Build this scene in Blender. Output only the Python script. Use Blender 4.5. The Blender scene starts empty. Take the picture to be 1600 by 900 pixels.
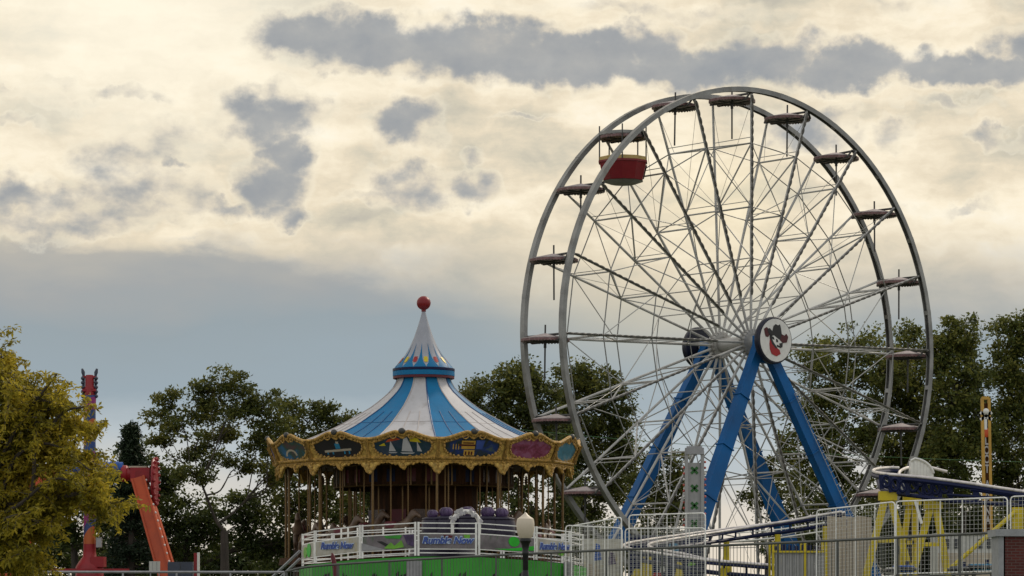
import bpy, bmesh, math, random
import numpy as np
from mathutils import Vector, Matrix, Quaternion

R_ = math.radians
PI = math.pi
rng = np.random.default_rng(7)
random.seed(7)
sc = bpy.context.scene
C = sc.collection

# ------------------------------------------------------------------ camera, sky, sun, exposure
F, Y0, EYE = 5000.0, 960.0, 1.6          # focal length and horizon in pixels of the 1600 px frame, eye height


def at(px, py, Y):
    return Vector(((px - 800) / F * Y, Y, EYE + (Y0 - py) / F * Y))


cam_d = bpy.data.cameras.new('camera')
cam_d.sensor_width = 36
cam_d.lens = 36 * F / 1600
cam_d.shift_y = (Y0 - 450) / 1600
cam_d.clip_start = 0.5
cam_d.clip_end = 6000
cam = bpy.data.objects.new('camera', cam_d)
C.objects.link(cam)
cam.location = (0, 0, EYE)
cam.rotation_euler = (PI / 2, 0, 0)
sc.camera = cam

SUN_EL, SUN_ROT = 38, 38
sun_d = bpy.data.lights.new('sun', 'SUN')
sun_d.energy = 1.5
sun_d.angle = R_(11)
sun_d.color = (1.0, 0.88, 0.72)
sun = bpy.data.objects.new('sun', sun_d)
C.objects.link(sun)
sd = Vector((math.sin(R_(SUN_ROT)) * math.cos(R_(SUN_EL)), math.cos(R_(SUN_ROT)) * math.cos(R_(SUN_EL)), math.sin(R_(SUN_EL))))
sun.rotation_euler = sd.to_track_quat('Z', 'Y').to_euler()

vs = sc.view_settings
vs.view_transform = 'Standard'
vs.look = 'None'
vs.exposure = 0.12
vs.gamma = 1.0
vs.use_curve_mapping = False


def s2l(c):
    return tuple(((x / 255) / 12.92 if x <= 10 else (((x / 255) + 0.055) / 1.055) ** 2.4) for x in c)


class NT:
    """tiny helper to write node trees"""

    def __init__(s, tree):
        s.t = tree
        s.n = tree.nodes
        s.l = tree.links

    def add(s, typ, **kw):
        n = s.n.new(typ)
        for k, v in kw.items():
            setattr(n, k, v)
        return n

    def put(s, sock, v):
        if hasattr(v, 'default_value') or isinstance(v, bpy.types.NodeSocket):
            s.l.new(v, sock)
        else:
            if isinstance(v, (tuple, list)) and len(v) == 3 and sock.type == 'RGBA':
                v = tuple(v) + (1,)
            sock.default_value = v

    def m(s, op, a, b=0.0, c=0.0, clamp=False):
        n = s.add('ShaderNodeMath', operation=op, use_clamp=clamp)
        for i, v in enumerate((a, b, c)):
            s.put(n.inputs[i], v)
        return n.outputs[0]

    def vm(s, op, a, b=(0, 0, 0), scale=None):
        n = s.add('ShaderNodeVectorMath', operation=op)
        s.put(n.inputs[0], a)
        s.put(n.inputs[1], b)
        if scale is not None:
            s.put(n.inputs[3], scale)
        return n.outputs['Value'] if op in ('LENGTH', 'DOT_PRODUCT') else n.outputs[0]

    def noise(s, vec, scale, detail=4, rough=0.55, dist=0.0):
        n = s.add('ShaderNodeTexNoise')
        if vec is not None:
            s.put(n.inputs['Vector'], vec)
        s.put(n.inputs['Scale'], scale)
        s.put(n.inputs['Detail'], detail)
        s.put(n.inputs['Roughness'], rough)
        s.put(n.inputs['Distortion'], dist)
        return n

    def mr(s, v, a, b, c=0.0, d=1.0, smooth=True):
        n = s.add('ShaderNodeMapRange', interpolation_type='SMOOTHSTEP' if smooth else 'LINEAR')
        for i, x in enumerate((v, a, b, c, d)):
            s.put(n.inputs[i], x)
        return n.outputs[0]

    def mix(s, f, a, b):
        n = s.add('ShaderNodeMix', data_type='RGBA')
        s.put(n.inputs[0], f)
        s.put(n.inputs[6], a)
        s.put(n.inputs[7], b)
        return n.outputs[2]

    def ramp(s, f, stops, interp='LINEAR'):
        n = s.add('ShaderNodeValToRGB')
        n.color_ramp.interpolation = interp
        e = n.color_ramp.elements
        while len(e) < len(stops):
            e.new(0.5)
        for el, (p, c) in zip(e, stops):
            el.position = p
            el.color = tuple(c) + (1,)
        s.put(n.inputs[0], f)
        return n.outputs[0]


def build_world():
    w = bpy.data.worlds.new('World')
    sc.world = w
    w.use_nodes = True
    N = NT(w.node_tree)
    N.n.clear()
    tc = N.add('ShaderNodeTexCoord')
    sep = N.add('ShaderNodeSeparateXYZ')
    N.l.new(tc.outputs['Generated'], sep.inputs[0])
    az = N.m('ARCTAN2', sep.outputs[0], sep.outputs[1])
    el = N.m('ARCSINE', sep.outputs[2])
    # sky coordinates: x right, y up, one unit = 0.02 rad
    cx = N.m('MULTIPLY', az, 50.0)
    cy = N.m('MULTIPLY', el, 50.0)
    comb = N.add('ShaderNodeCombineXYZ')
    N.l.new(cx, comb.inputs[0])
    N.l.new(cy, comb.inputs[1])
    P = comb.outputs[0]
    stretch = N.vm('MULTIPLY', P, (0.55, 1.0, 1.0))

    def dist(P, scale, amp, detail, seed):
        n = N.noise(N.vm('ADD', P, (seed, seed * 1.7, 0)), scale, detail, 0.6)
        d = N.vm('SUBTRACT', n.outputs['Color'], (0.5, 0.5, 0.5))
        return N.vm('SCALE', d, scale=amp)

    D1 = dist(P, 0.8, 0.9, 3, 3.1)
    D2 = dist(P, 2.6, 0.55, 4, 11.0)
    Q = N.vm('ADD', P, N.vm('ADD', D1, D2))
    Q = N.vm('MULTIPLY', Q, (1, 1, 0))
    # high bright layer, streaked sideways
    n1 = N.noise(N.vm('ADD', stretch, D1), 0.75, 7, 0.55).outputs[0]
    n2 = N.noise(N.vm('ADD', N.vm('MULTIPLY', P, (0.35, 1.5, 1)), N.vm('SCALE', D2, scale=0.6)), 1.1, 6, 0.6).outputs[0]
    hi = N.m('ADD', N.m('MULTIPLY', n1, 0.6), N.m('MULTIPLY', n2, 0.4))
    bright = N.ramp(hi, [(0.30, s2l((166, 163, 156))), (0.41, s2l((204, 196, 176))), (0.485, s2l((228, 214, 188))), (0.56, s2l((246, 233, 207))), (0.68, s2l((254, 247, 230)))])
    # the brightest part, up to the left, where the sun stands behind the veil
    gl = N.vm('LENGTH', N.vm('MULTIPLY', N.vm('SUBTRACT', P, (-5.8, 9.3, 0)), (0.24, 0.40, 0)))
    glow = N.mr(gl, 0.0, 1.3, 1.0, 0.0)
    col = N.mix(N.m('MULTIPLY', glow, 0.7), bright, s2l((255, 247, 226)))
    g2 = N.vm('LENGTH', N.vm('MULTIPLY', N.vm('SUBTRACT', P, (3.3, 6.4, 0)), (0.7, 0.8, 0)))
    col = N.mix(N.m('MULTIPLY', N.mr(g2, 0.0, 1.2, 1.0, 0.0), 0.4), col, s2l((250, 234, 194)))
    # low smooth bank: grey blue, warmer and lighter near the horizon
    wob = N.m('MULTIPLY', N.m('SUBTRACT', N.noise(N.vm('MULTIPLY', P, (0.4, 1, 1)), 1.0, 4).outputs[0], 0.5), 0.9)
    lowy = N.m('ADD', cy, wob)
    soft = N.mr(cx, -5.5, 2.0, 0.22, 1.5)
    edge = N.m('ADD', N.m('SUBTRACT', 5.78, N.m('MULTIPLY', soft, 0.1)), N.m('MULTIPLY', N.m('SUBTRACT', n2, 0.5), 0.8))
    lowf = N.mr(lowy, N.m('SUBTRACT', edge, soft), N.m('ADD', edge, N.m('MULTIPLY', soft, 0.5)), 1.0, 0.0)
    lown = N.noise(N.vm('MULTIPLY', P, (0.3, 0.9, 1)), 0.6, 5, 0.5).outputs[0]
    lowg = N.ramp(N.m('DIVIDE', N.m('ADD', lowy, N.m('MULTIPLY', N.m('SUBTRACT', lown, 0.5), 2.4)), 6.5),
                  [(0.0, s2l((232, 218, 196))), (0.24, s2l((216, 208, 196))), (0.38, s2l((176, 186, 192))), (0.52, s2l((146, 161, 171))), (0.70, s2l((144, 156, 163))), (0.80, s2l((157, 160, 161))), (0.90, s2l((180, 175, 165)))])
    # warmer, lighter veil to the right of the middle
    wr = N.vm('LENGTH', N.vm('MULTIPLY', N.vm('SUBTRACT', P, (2.6, 6.0, 0)), (0.26, 0.42, 0)))
    lowg = N.mix(N.m('MULTIPLY', N.mr(wr, 0.1, 1.2, 1.0, 0.0), 0.75), lowg, s2l((222, 208, 176)))
    col = N.mix(lowf, col, lowg)
    # grey cumulus in front of the bright layer (x px, y px, rx, ry, weight)
    blobs = [(470, 62, 90, 42, 1.1), (590, 78, 160, 48, 1.25), (740, 92, 140, 44, 1.25), (560, 118, 60, 18, .7), (900, 108, 160, 38, 1.25),
             (1010, 88, 60, 40, 1.0), (1090, 112, 140, 36, 1.25), (1200, 96, 95, 42, 1.2), (1330, 114, 150, 36, 1.25), (1490, 124, 180, 32, 1.25), (1590, 100, 60, 40, 1.0),
             (425, 188, 80, 54, 1.1), (442, 245, 46, 44, 1.05), (434, 295, 56, 52, 1.05), (365, 340, 50, 18, .8), (450, 335, 40, 20, .8),
             (634, 205, 54, 40, 1.05), (735, 248, 26, 15, .75), (640, 300, 72, 38, .88), (735, 300, 50, 32, .84), (580, 315, 60, 14, .6), (290, 278, 22, 12, .7),
             (40, 325, 150, 36, .75), (60, 362, 190, 26, .7), (190, 290, 90, 70, .68), (150, 340, 130, 34, .65), (290, 325, 70, 44, .52), (240, 230, 80, 40, .45), (250, 345, 60, 24, .6), (160, 158, 130, 15, .42), (60, 174, 110, 14, .4), (240, 240, 100, 60, .45), (0, 210, 90, 12, .4),
             (1250, 215, 90, 36, .85), (1300, 200, 40, 30, .7), (1390, 225, 40, 26, .5), (1540, 220, 40, 18, .55), (1590, 225, 40, 16, .6), (1460, 330, 120, 14, .4), (820, 190, 70, 8, .45),
             (1480, 180, 120, 12, .35), (1000, 30, 260, 16, .35), (1440, 20, 160, 20, .3)]
    tot = None
    for (px, py, rx, ry, wgt) in blobs:
        c = ((px - 800) / 100, (Y0 - py) / 100, 0)
        L = N.vm('LENGTH', N.vm('MULTIPLY', N.vm('SUBTRACT', Q, c), (100 / rx, 100 / ry, 0)))
        v = N.mr(L, 0.2, 1.6, wgt, 0.0)
        tot = v if tot is None else N.m('MAXIMUM', tot, v)
    fine = N.noise(N.vm('MULTIPLY', P, (0.8, 1.1, 1)), 2.0, 6, 0.54).outputs[0]
    ero = N.m('ADD', tot, N.m('MULTIPLY', N.m('SUBTRACT', fine, 0.5), 1.3))
    ero = N.m('MULTIPLY', ero, N.mr(tot, 0.0, 0.35, 0.0, 1.0))
    cl = N.mr(ero, 0.08, 1.0, 0.0, 1.0)
    rim = N.m('MULTIPLY', N.mr(ero, -0.05, 0.25, 0.0, 1.0), N.mr(ero, 0.2, 0.7, 1.0, 0.0))
    col = N.mix(N.m('MULTIPLY', rim, 0.22), col, s2l((253, 246, 224)))
    shade = N.m('ADD', N.m('MULTIPLY', cl, 0.75), N.m('MULTIPLY', N.m('SUBTRACT', fine, 0.5), 0.9))
    ccol = N.ramp(shade, [(0.1, s2l((212, 203, 184))), (0.40, s2l((184, 180, 173))), (0.66, s2l((160, 162, 163))), (0.92, s2l((144, 149, 155)))])
    col = N.mix(N.m('MULTIPLY', cl, 0.92), col, ccol)
    # away from the photographed part the overcast is plainer and greyer
    far = N.mr(N.m('ABSOLUTE', az), 0.5, 1.6, 0.0, 1.0)
    up = N.mr(el, 0.35, 1.0, 0.0, 1.0)
    farm = N.m('MAXIMUM', far, up)
    plain = N.ramp(n1, [(0.3, s2l((196, 199, 204))), (0.7, s2l((238, 236, 230)))])
    col = N.mix(farm, col, plain)
    # below the horizon
    col = N.mix(N.mr(el, -0.06, -0.005, 1.0, 0.0), col, (0.16, 0.16, 0.14))
    sky = N.add('ShaderNodeTexSky', sky_type='NISHITA', sun_disc=False)
    sky.sun_elevation = R_(SUN_EL)
    sky.sun_rotation = R_(SUN_ROT)
    b1 = N.add('ShaderNodeBackground')
    N.l.new(sky.outputs[0], b1.inputs[0])
    b1.inputs[1].default_value = 0.06
    b2 = N.add('ShaderNodeBackground')
    N.put(b2.inputs[0], col)
    b2.inputs[1].default_value = 1.0
    mx = N.add('ShaderNodeMixShader')
    mx.inputs[0].default_value = 0.96       # how far the overcast covers the clear sky
    N.l.new(b1.outputs[0], mx.inputs[1])
    N.l.new(b2.outputs[0], mx.inputs[2])
    out = N.add('ShaderNodeOutputWorld')
    N.l.new(mx.outputs[0], out.inputs[0])


build_world()


# ------------------------------------------------------------------ materials
def mat(name, color, rough=0.6, metal=0.0, var=0.15, scale=3.0, spec=0.4, dirt=None, dirt_amt=0.0, bump=0.0, bump_scale=20.0, emit=None, emit_s=0.0, stretch=(1, 1, 1)):
    m = bpy.data.materials.new(name)
    m.use_nodes = True
    N = NT(m.node_tree)
    b = N.n['Principled BSDF']
    tc = N.add('ShaderNodeTexCoord')
    v = N.vm('MULTIPLY', tc.outputs['Object'], stretch)
    n = N.noise(v, scale, 5, 0.6).outputs[0]
    c0 = tuple(x * (1 - var) for x in color)
    c1 = tuple(min(1, x * (1 + var)) for x in color)
    col = N.mix(N.mr(n, 0.3, 0.7), c0, c1)
    if dirt:
        n2 = N.noise(N.vm('MULTIPLY', v, (1, 1, 0.35)), scale * 1.9, 7, 0.7).outputs[0]
        col = N.mix(N.m('MULTIPLY', N.mr(n2, 0.5, 0.72), dirt_amt), col, dirt)
    N.put(b.inputs['Base Color'], col)
    N.put(b.inputs['Roughness'], N.mr(n, 0.2, 0.8, max(0.05, rough - 0.1), min(1, rough + 0.1)))
    b.inputs['Metallic'].default_value = metal
    b.inputs['Specular IOR Level'].default_value = spec
    if bump:
        bn = N.add('ShaderNodeBump')
        bn.inputs['Strength'].default_value = bump
        bn.inputs['Distance'].default_value = 0.05
        N.l.new(N.noise(v, bump_scale, 5, 0.65).outputs[0], bn.inputs['Height'])
        N.l.new(bn.outputs[0], b.inputs['Normal'])
    if emit:
        b.inputs['Emission Color'].default_value = tuple(emit) + (1,)
        b.inputs['Emission Strength'].default_value = emit_s
    return m


def leaf_mat(name, c_dark, c_mid, c_light, trans=0.35, clump=0.35):
    m = bpy.data.materials.new(name)
    m.use_nodes = True
    N = NT(m.node_tree)
    N.n.clear()
    geo = N.add('ShaderNodeNewGeometry')
    tc = N.add('ShaderNodeTexCoord')
    n = N.noise(tc.outputs['Object'], clump, 3, 0.5).outputs[0]
    f = N.m('ADD', N.m('MULTIPLY', geo.outputs['Random Per Island'], 0.55), N.m('MULTIPLY', N.mr(n, 0.3, 0.7), 0.45))
    col = N.ramp(f, [(0.1, c_dark), (0.5, c_mid), (0.95, c_light)])
    d = N.add('ShaderNodeBsdfPrincipled')
    N.put(d.inputs['Base Color'], col)
    d.inputs['Roughness'].default_value = 0.55
    d.inputs['Specular IOR Level'].default_value = 0.25
    t = N.add('ShaderNodeBsdfTranslucent')
    N.put(t.inputs[0], N.mix(0.35, col, c_light))
    mx = N.add('ShaderNodeMixShader')
    mx.inputs[0].default_value = trans
    N.l.new(d.outputs[0], mx.inputs[1])
    N.l.new(t.outputs[0], mx.inputs[2])
    o = N.add('ShaderNodeOutputMaterial')
    N.l.new(mx.outputs[0], o.inputs[0])
    return m


M = {}
M['steel'] = mat('galvanised_steel', (0.235, 0.235, 0.225), 0.40, 0.45, 0.3, 0.8, dirt=(0.12, 0.09, 0.06), dirt_amt=0.45)
M['spoke'] = mat('grey_painted_tube', (0.46, 0.455, 0.435), 0.42, 0.25, 0.18, 1.0, dirt=(0.16, 0.11, 0.07), dirt_amt=0.4)
M['bulbs'] = mat('dull_bulb_strip', (0.09, 0.085, 0.075), 0.35, 0.0, 0.3, 4)
M['cable'] = mat('steel_cable', (0.25, 0.25, 0.24), 0.5, 0.5, 0.1)
M['blue_leg'] = mat('blue_paint', (0.003, 0.095, 0.29), 0.5, 0, 0.16, 0.5, spec=0.2, dirt=(0.006, 0.05, 0.14), dirt_amt=0.5)
M['dark_frame'] = mat('dark_grey_metal', (0.06, 0.06, 0.058), 0.5, 0.2)
M['canopy'] = mat('weathered_pink_grey_vinyl', (0.36, 0.31, 0.31), 0.7, 0, 0.2, 1.5, dirt=(0.09, 0.07, 0.06), dirt_amt=0.5)
M['canopy_edge'] = mat('faded_red_trim', (0.19, 0.105, 0.105), 0.7, 0, 0.3, 6, dirt=(0.36, 0.30, 0.28), dirt_amt=0.8)
M['red_tub'] = mat('dark_red_fibreglass', (0.19, 0.008, 0.014), 0.35, 0, 0.15, 1.0, dirt=(0.06, 0.01, 0.01), dirt_amt=0.5)
M['yellow_in'] = mat('tub_inside_yellow', (0.50, 0.36, 0.14), 0.6)
M['white'] = mat('white_paint', (0.72, 0.71, 0.68), 0.5, 0, 0.08, 2, dirt=(0.4, 0.37, 0.32), dirt_amt=0.5)
M['white_rail'] = mat('white_railing_paint', (0.82, 0.82, 0.79), 0.4, 0, 0.1, 2, dirt=(0.36, 0.33, 0.29), dirt_amt=0.4)
M['navy_disc'] = mat('black_disc_side', (0.012, 0.014, 0.03), 0.4)
M['black'] = mat('black_paint', (0.012, 0.012, 0.012), 0.45, 0, 0.2)
M['emb_red'] = mat('emblem_red', (0.33, 0.01, 0.012), 0.5)
M['emb_dark'] = mat('emblem_maroon', (0.07, 0.008, 0.01), 0.5)
M['gold'] = mat('carved_gold_paint', (0.60, 0.39, 0.095), 0.5, 0.0, 0.35, 5.0, dirt=(0.17, 0.075, 0.018), dirt_amt=0.75, bump=0.8, bump_scale=9)
M['gold_dark'] = mat('dark_gold_trim', (0.42, 0.245, 0.055), 0.5, 0.0, 0.45, 9.0, dirt=(0.04, 0.02, 0.008), dirt_amt=0.8, bump=0.7, bump_scale=16)
M['brass'] = mat('brass_pole', (0.15, 0.09, 0.035), 0.4, 0.6, 0.2, 3)
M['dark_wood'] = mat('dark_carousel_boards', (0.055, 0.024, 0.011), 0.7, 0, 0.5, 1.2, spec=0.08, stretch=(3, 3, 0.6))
M['mirror'] = mat('dull_mirror', (0.07, 0.05, 0.04), 0.25, 0.5, 0.2)
M['roof_blue'] = mat('roof_blue_vinyl', (0.005, 0.15, 0.33), 0.55, 0, 0.12, 0.9, spec=0.2, dirt=(0.02, 0.12, 0.28), dirt_amt=0.5)
M['roof_white'] = mat('roof_white_vinyl', (0.47, 0.465, 0.48), 0.55, 0, 0.07, 0.9, spec=0.25, dirt=(0.30, 0.275, 0.26), dirt_amt=0.65)
M['spire'] = mat('spire_blue_grey', (0.34, 0.355, 0.40), 0.55, 0, 0.08, 1.2, spec=0.2, dirt=(0.24, 0.24, 0.26), dirt_amt=0.5)
M['seam'] = mat('roof_seam_blue', (0.008, 0.06, 0.18), 0.5)
M['seam_w'] = mat('roof_seam_grey', (0.42, 0.38, 0.36), 0.6)
M['red_ball'] = mat('red_ball_paint', (0.19, 0.008, 0.012), 0.4)
M['maroon'] = mat('maroon_band', (0.10, 0.008, 0.015), 0.5)
M['yellow'] = mat('yellow_paint', (0.55, 0.43, 0.015), 0.45, 0, 0.12, 1.2, dirt=(0.25, 0.18, 0.02), dirt_amt=0.5)
M['ochre'] = mat('ochre_tower_paint', (0.50, 0.29, 0.05), 0.5, 0, 0.15, 1.2, dirt=(0.22, 0.12, 0.03), dirt_amt=0.5)
M['navy'] = mat('navy_track_paint', (0.006, 0.011, 0.052), 0.45, 0, 0.2, 1.0, spec=0.2, dirt=(0.015, 0.02, 0.05), dirt_amt=0.5)
M['worn_skylit_rail'] = mat('worn_skylit_running_rail', (0.66, 0.62, 0.60), 0.35, 0.3, 0.2, 2, dirt=(0.18, 0.17, 0.26), dirt_amt=0.6)  # worn rail, its pale tone also painting in sky light on the tube
M['green'] = mat('green_panel_paint', (0.04, 0.31, 0.028), 0.5, 0, 0.12, 0.6, dirt=(0.012, 0.07, 0.012), dirt_amt=0.4)
M['bright_green'] = mat('bright_green_print', (0.02, 0.42, 0.02), 0.5)
M['lime'] = mat('lime_print', (0.16, 0.42, 0.04), 0.5, 0, 0.25, 3)
M['purple'] = mat('purple_fibreglass', (0.055, 0.03, 0.09), 0.4, 0, 0.4, 4, dirt=(0.25, 0.2, 0.33), dirt_amt=0.5)
M['dark_purple'] = mat('dark_purple_body', (0.014, 0.010, 0.028), 0.4)
M['banner'] = mat('printed_banner_grey', (0.16, 0.14, 0.15), 0.6, 0, 0.35, 1.8, dirt=(0.05, 0.11, 0.045), dirt_amt=0.9)
M['banner_pale'] = mat('printed_banner_pale', (0.42, 0.40, 0.35), 0.6, 0, 0.2, 2.5, dirt=(0.42, 0.33, 0.10), dirt_amt=0.7)
M['text_blue'] = mat('banner_letter_blue', (0.045, 0.085, 0.32), 0.5)
M['text_pale'] = mat('banner_letter_edge', (0.45, 0.55, 0.7), 0.5)
M['dark_rail'] = mat('dark_green_grey_rail', (0.11, 0.115, 0.108), 0.45, 0.3, 0.2, 2)
M['grey_rail'] = mat('grey_pipe', (0.30, 0.30, 0.31), 0.45, 0.4)
M['mesh_wire'] = mat('white_coated_wire', (0.60, 0.60, 0.56), 0.5, 0.1, 0.1)
M['lamp_black'] = mat('cast_iron_black', (0.010, 0.011, 0.012), 0.4, 0, 0.3, 6)
M['globe'] = mat('milky_globe', (0.62, 0.54, 0.43), 0.35, 0, 0.05, 2)
M['grey_panel'] = mat('pale_grey_panel', (0.34, 0.34, 0.34), 0.5, 0, 0.1, 1.2, dirt=(0.2, 0.2, 0.19), dirt_amt=0.5)
M['leaf_print'] = mat('green_cross_print', (0.03, 0.13, 0.03), 0.5)
M['pink_bulb'] = mat('pink_red_bulb', (0.45, 0.09, 0.07), 0.3, 0, 0.4, 5)
M['bulb'] = mat('small_white_bulb', (0.8, 0.76, 0.66), 0.3, 0, 0.02, 1, emit=(1.0, 0.93, 0.78), emit_s=0.45)
M['orange'] = mat('orange_arm_paint', (0.50, 0.075, 0.018), 0.45, 0, 0.15, 0.7, dirt=(0.25, 0.03, 0.01), dirt_amt=0.5)
M['red'] = mat('red_ride_paint', (0.26, 0.012, 0.018), 0.45, 0, 0.15, 0.8, dirt=(0.12, 0.008, 0.01), dirt_amt=0.5)
M['ride_blue'] = mat('ride_blue_paint', (0.012, 0.085, 0.36), 0.45, 0, 0.15)
M['magenta'] = mat('magenta_stripe', (0.27, 0.02, 0.17), 0.5)
M['slate'] = mat('slate_blue_box', (0.05, 0.06, 0.09), 0.5)
M['beige'] = mat('beige_boards', (0.42, 0.36, 0.28), 0.65, 0, 0.12, 0.8, dirt=(0.27, 0.23, 0.18), dirt_amt=0.5, stretch=(2, 2, 0.5))
M['trailer'] = mat('trailer_white', (0.5, 0.5, 0.47), 0.5, 0, 0.08)
M['glass'] = mat('dark_window_glass', (0.03, 0.035, 0.04), 0.1, 0, 0.1)
M['kart_blue'] = mat('kart_blue', (0.03, 0.20, 0.36), 0.35)
M['cap_stone'] = mat('grey_cap_stone', (0.30, 0.31, 0.32), 0.8, 0, 0.12, 4, bump=0.3)
M['bark'] = mat('dark_bark', (0.055, 0.045, 0.037), 0.9, 0, 0.35, 3, bump=0.6, bump_scale=12, stretch=(1, 1, 0.3))
M['bark_grey'] = mat('grey_bark', (0.13, 0.115, 0.10), 0.9, 0, 0.3, 3, bump=0.6, bump_scale=12, stretch=(1, 1, 0.3))
M['horse'] = mat('horse_paint', (0.12, 0.075, 0.05), 0.4, 0, 0.4, 1.5, dirt=(0.09, 0.05, 0.03), dirt_amt=0.9)
M['asphalt'] = mat('asphalt', (0.05, 0.05, 0.05), 0.9, 0, 0.2, 0.5, bump=0.2)
M['grass'] = mat('park_ground', (0.07, 0.085, 0.04), 0.95, 0, 0.35, 0.15, dirt=(0.13, 0.12, 0.10), dirt_amt=0.7)
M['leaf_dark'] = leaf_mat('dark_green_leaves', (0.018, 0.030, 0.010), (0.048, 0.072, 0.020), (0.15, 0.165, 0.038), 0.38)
M['leaf_oak'] = leaf_mat('olive_green_leaves', (0.022, 0.034, 0.011), (0.070, 0.092, 0.022), (0.21, 0.20, 0.042), 0.4)
M['leaf_poplar'] = leaf_mat('poplar_leaves', (0.024, 0.038, 0.011), (0.083, 0.110, 0.024), (0.245, 0.23, 0.052), 0.42)
M['leaf_yellow'] = leaf_mat('autumn_locust_leaves', (0.08, 0.085, 0.014), (0.31, 0.27, 0.026), (0.58, 0.44, 0.05), 0.52, 1.4)
M['needle'] = leaf_mat('dark_needles', (0.010, 0.020, 0.010), (0.020, 0.036, 0.018), (0.04, 0.06, 0.026), 0.15)


def brick_mat():
    m = bpy.data.materials.new('dark_red_brick')
    m.use_nodes = True
    N = NT(m.node_tree)
    b = N.n['Principled BSDF']
    tc = N.add('ShaderNodeTexCoord')
    sp = N.add('ShaderNodeSeparateXYZ')
    N.l.new(tc.outputs['Object'], sp.inputs[0])
    cb = N.add('ShaderNodeCombineXYZ')
    N.put(cb.inputs[0], N.m('ADD', sp.outputs[0], sp.outputs[1]))
    N.l.new(sp.outputs[2], cb.inputs[1])
    br = N.add('ShaderNodeTexBrick')
    N.l.new(cb.outputs[0], br.inputs[0])
    br.inputs['Color1'].default_value = (0.115, 0.022, 0.017, 1)
    br.inputs['Color2'].default_value = (0.075, 0.016, 0.013, 1)
    br.inputs['Mortar'].default_value = (0.11, 0.075, 0.065, 1)
    br.inputs['Scale'].default_value = 1.0
    br.inputs['Brick Width'].default_value = 0.21
    br.inputs['Row Height'].default_value = 0.072
    br.inputs['Mortar Size'].default_value = 0.008
    N.l.new(br.outputs[0], b.inputs['Base Color'])
    b.inputs['Roughness'].default_value = 0.85
    return m


M['brick'] = brick_mat()


def stripe_mat():
    m = bpy.data.materials.new('spiral_striped_paint')
    m.use_nodes = True
    N = NT(m.node_tree)
    b = N.n['Principled BSDF']
    tc = N.add('ShaderNodeTexCoord')
    sp = N.add('ShaderNodeSeparateXYZ')
    N.l.new(tc.outputs['Object'], sp.inputs[0])
    f = N.m('FRACT', N.m('ADD', N.m('MULTIPLY', sp.outputs[2], 0.36), N.m('MULTIPLY', N.m('SUBTRACT', sp.outputs[1], sp.outputs[0]), 0.36)))
    col = N.ramp(f, [(0.0, (0.42, 0.10, 0.02)), (0.33, (0.018, 0.05, 0.16)), (0.5, (0.26, 0.02, 0.16)), (0.72, (0.02, 0.06, 0.22))], 'CONSTANT')
    N.put(b.inputs['Base Color'], col)
    b.inputs['Roughness'].default_value = 0.45
    return m


M['stripes'] = stripe_mat()


def painting_mat(name, stops, scale=2.2, seed=0.0):
    m = bpy.data.materials.new(name)
    m.use_nodes = True
    N = NT(m.node_tree)
    b = N.n['Principled BSDF']
    tc = N.add('ShaderNodeTexCoord')
    v = N.vm('ADD', tc.outputs['Object'], (seed, seed * 2, 0))
    n = N.noise(N.vm('MULTIPLY', v, (1, 1, 1.6)), scale, 6, 0.65, 0.6).outputs[0]
    N.put(b.inputs['Base Color'], N.ramp(n, stops))
    b.inputs['Roughness'].default_value = 0.4
    return m


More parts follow.
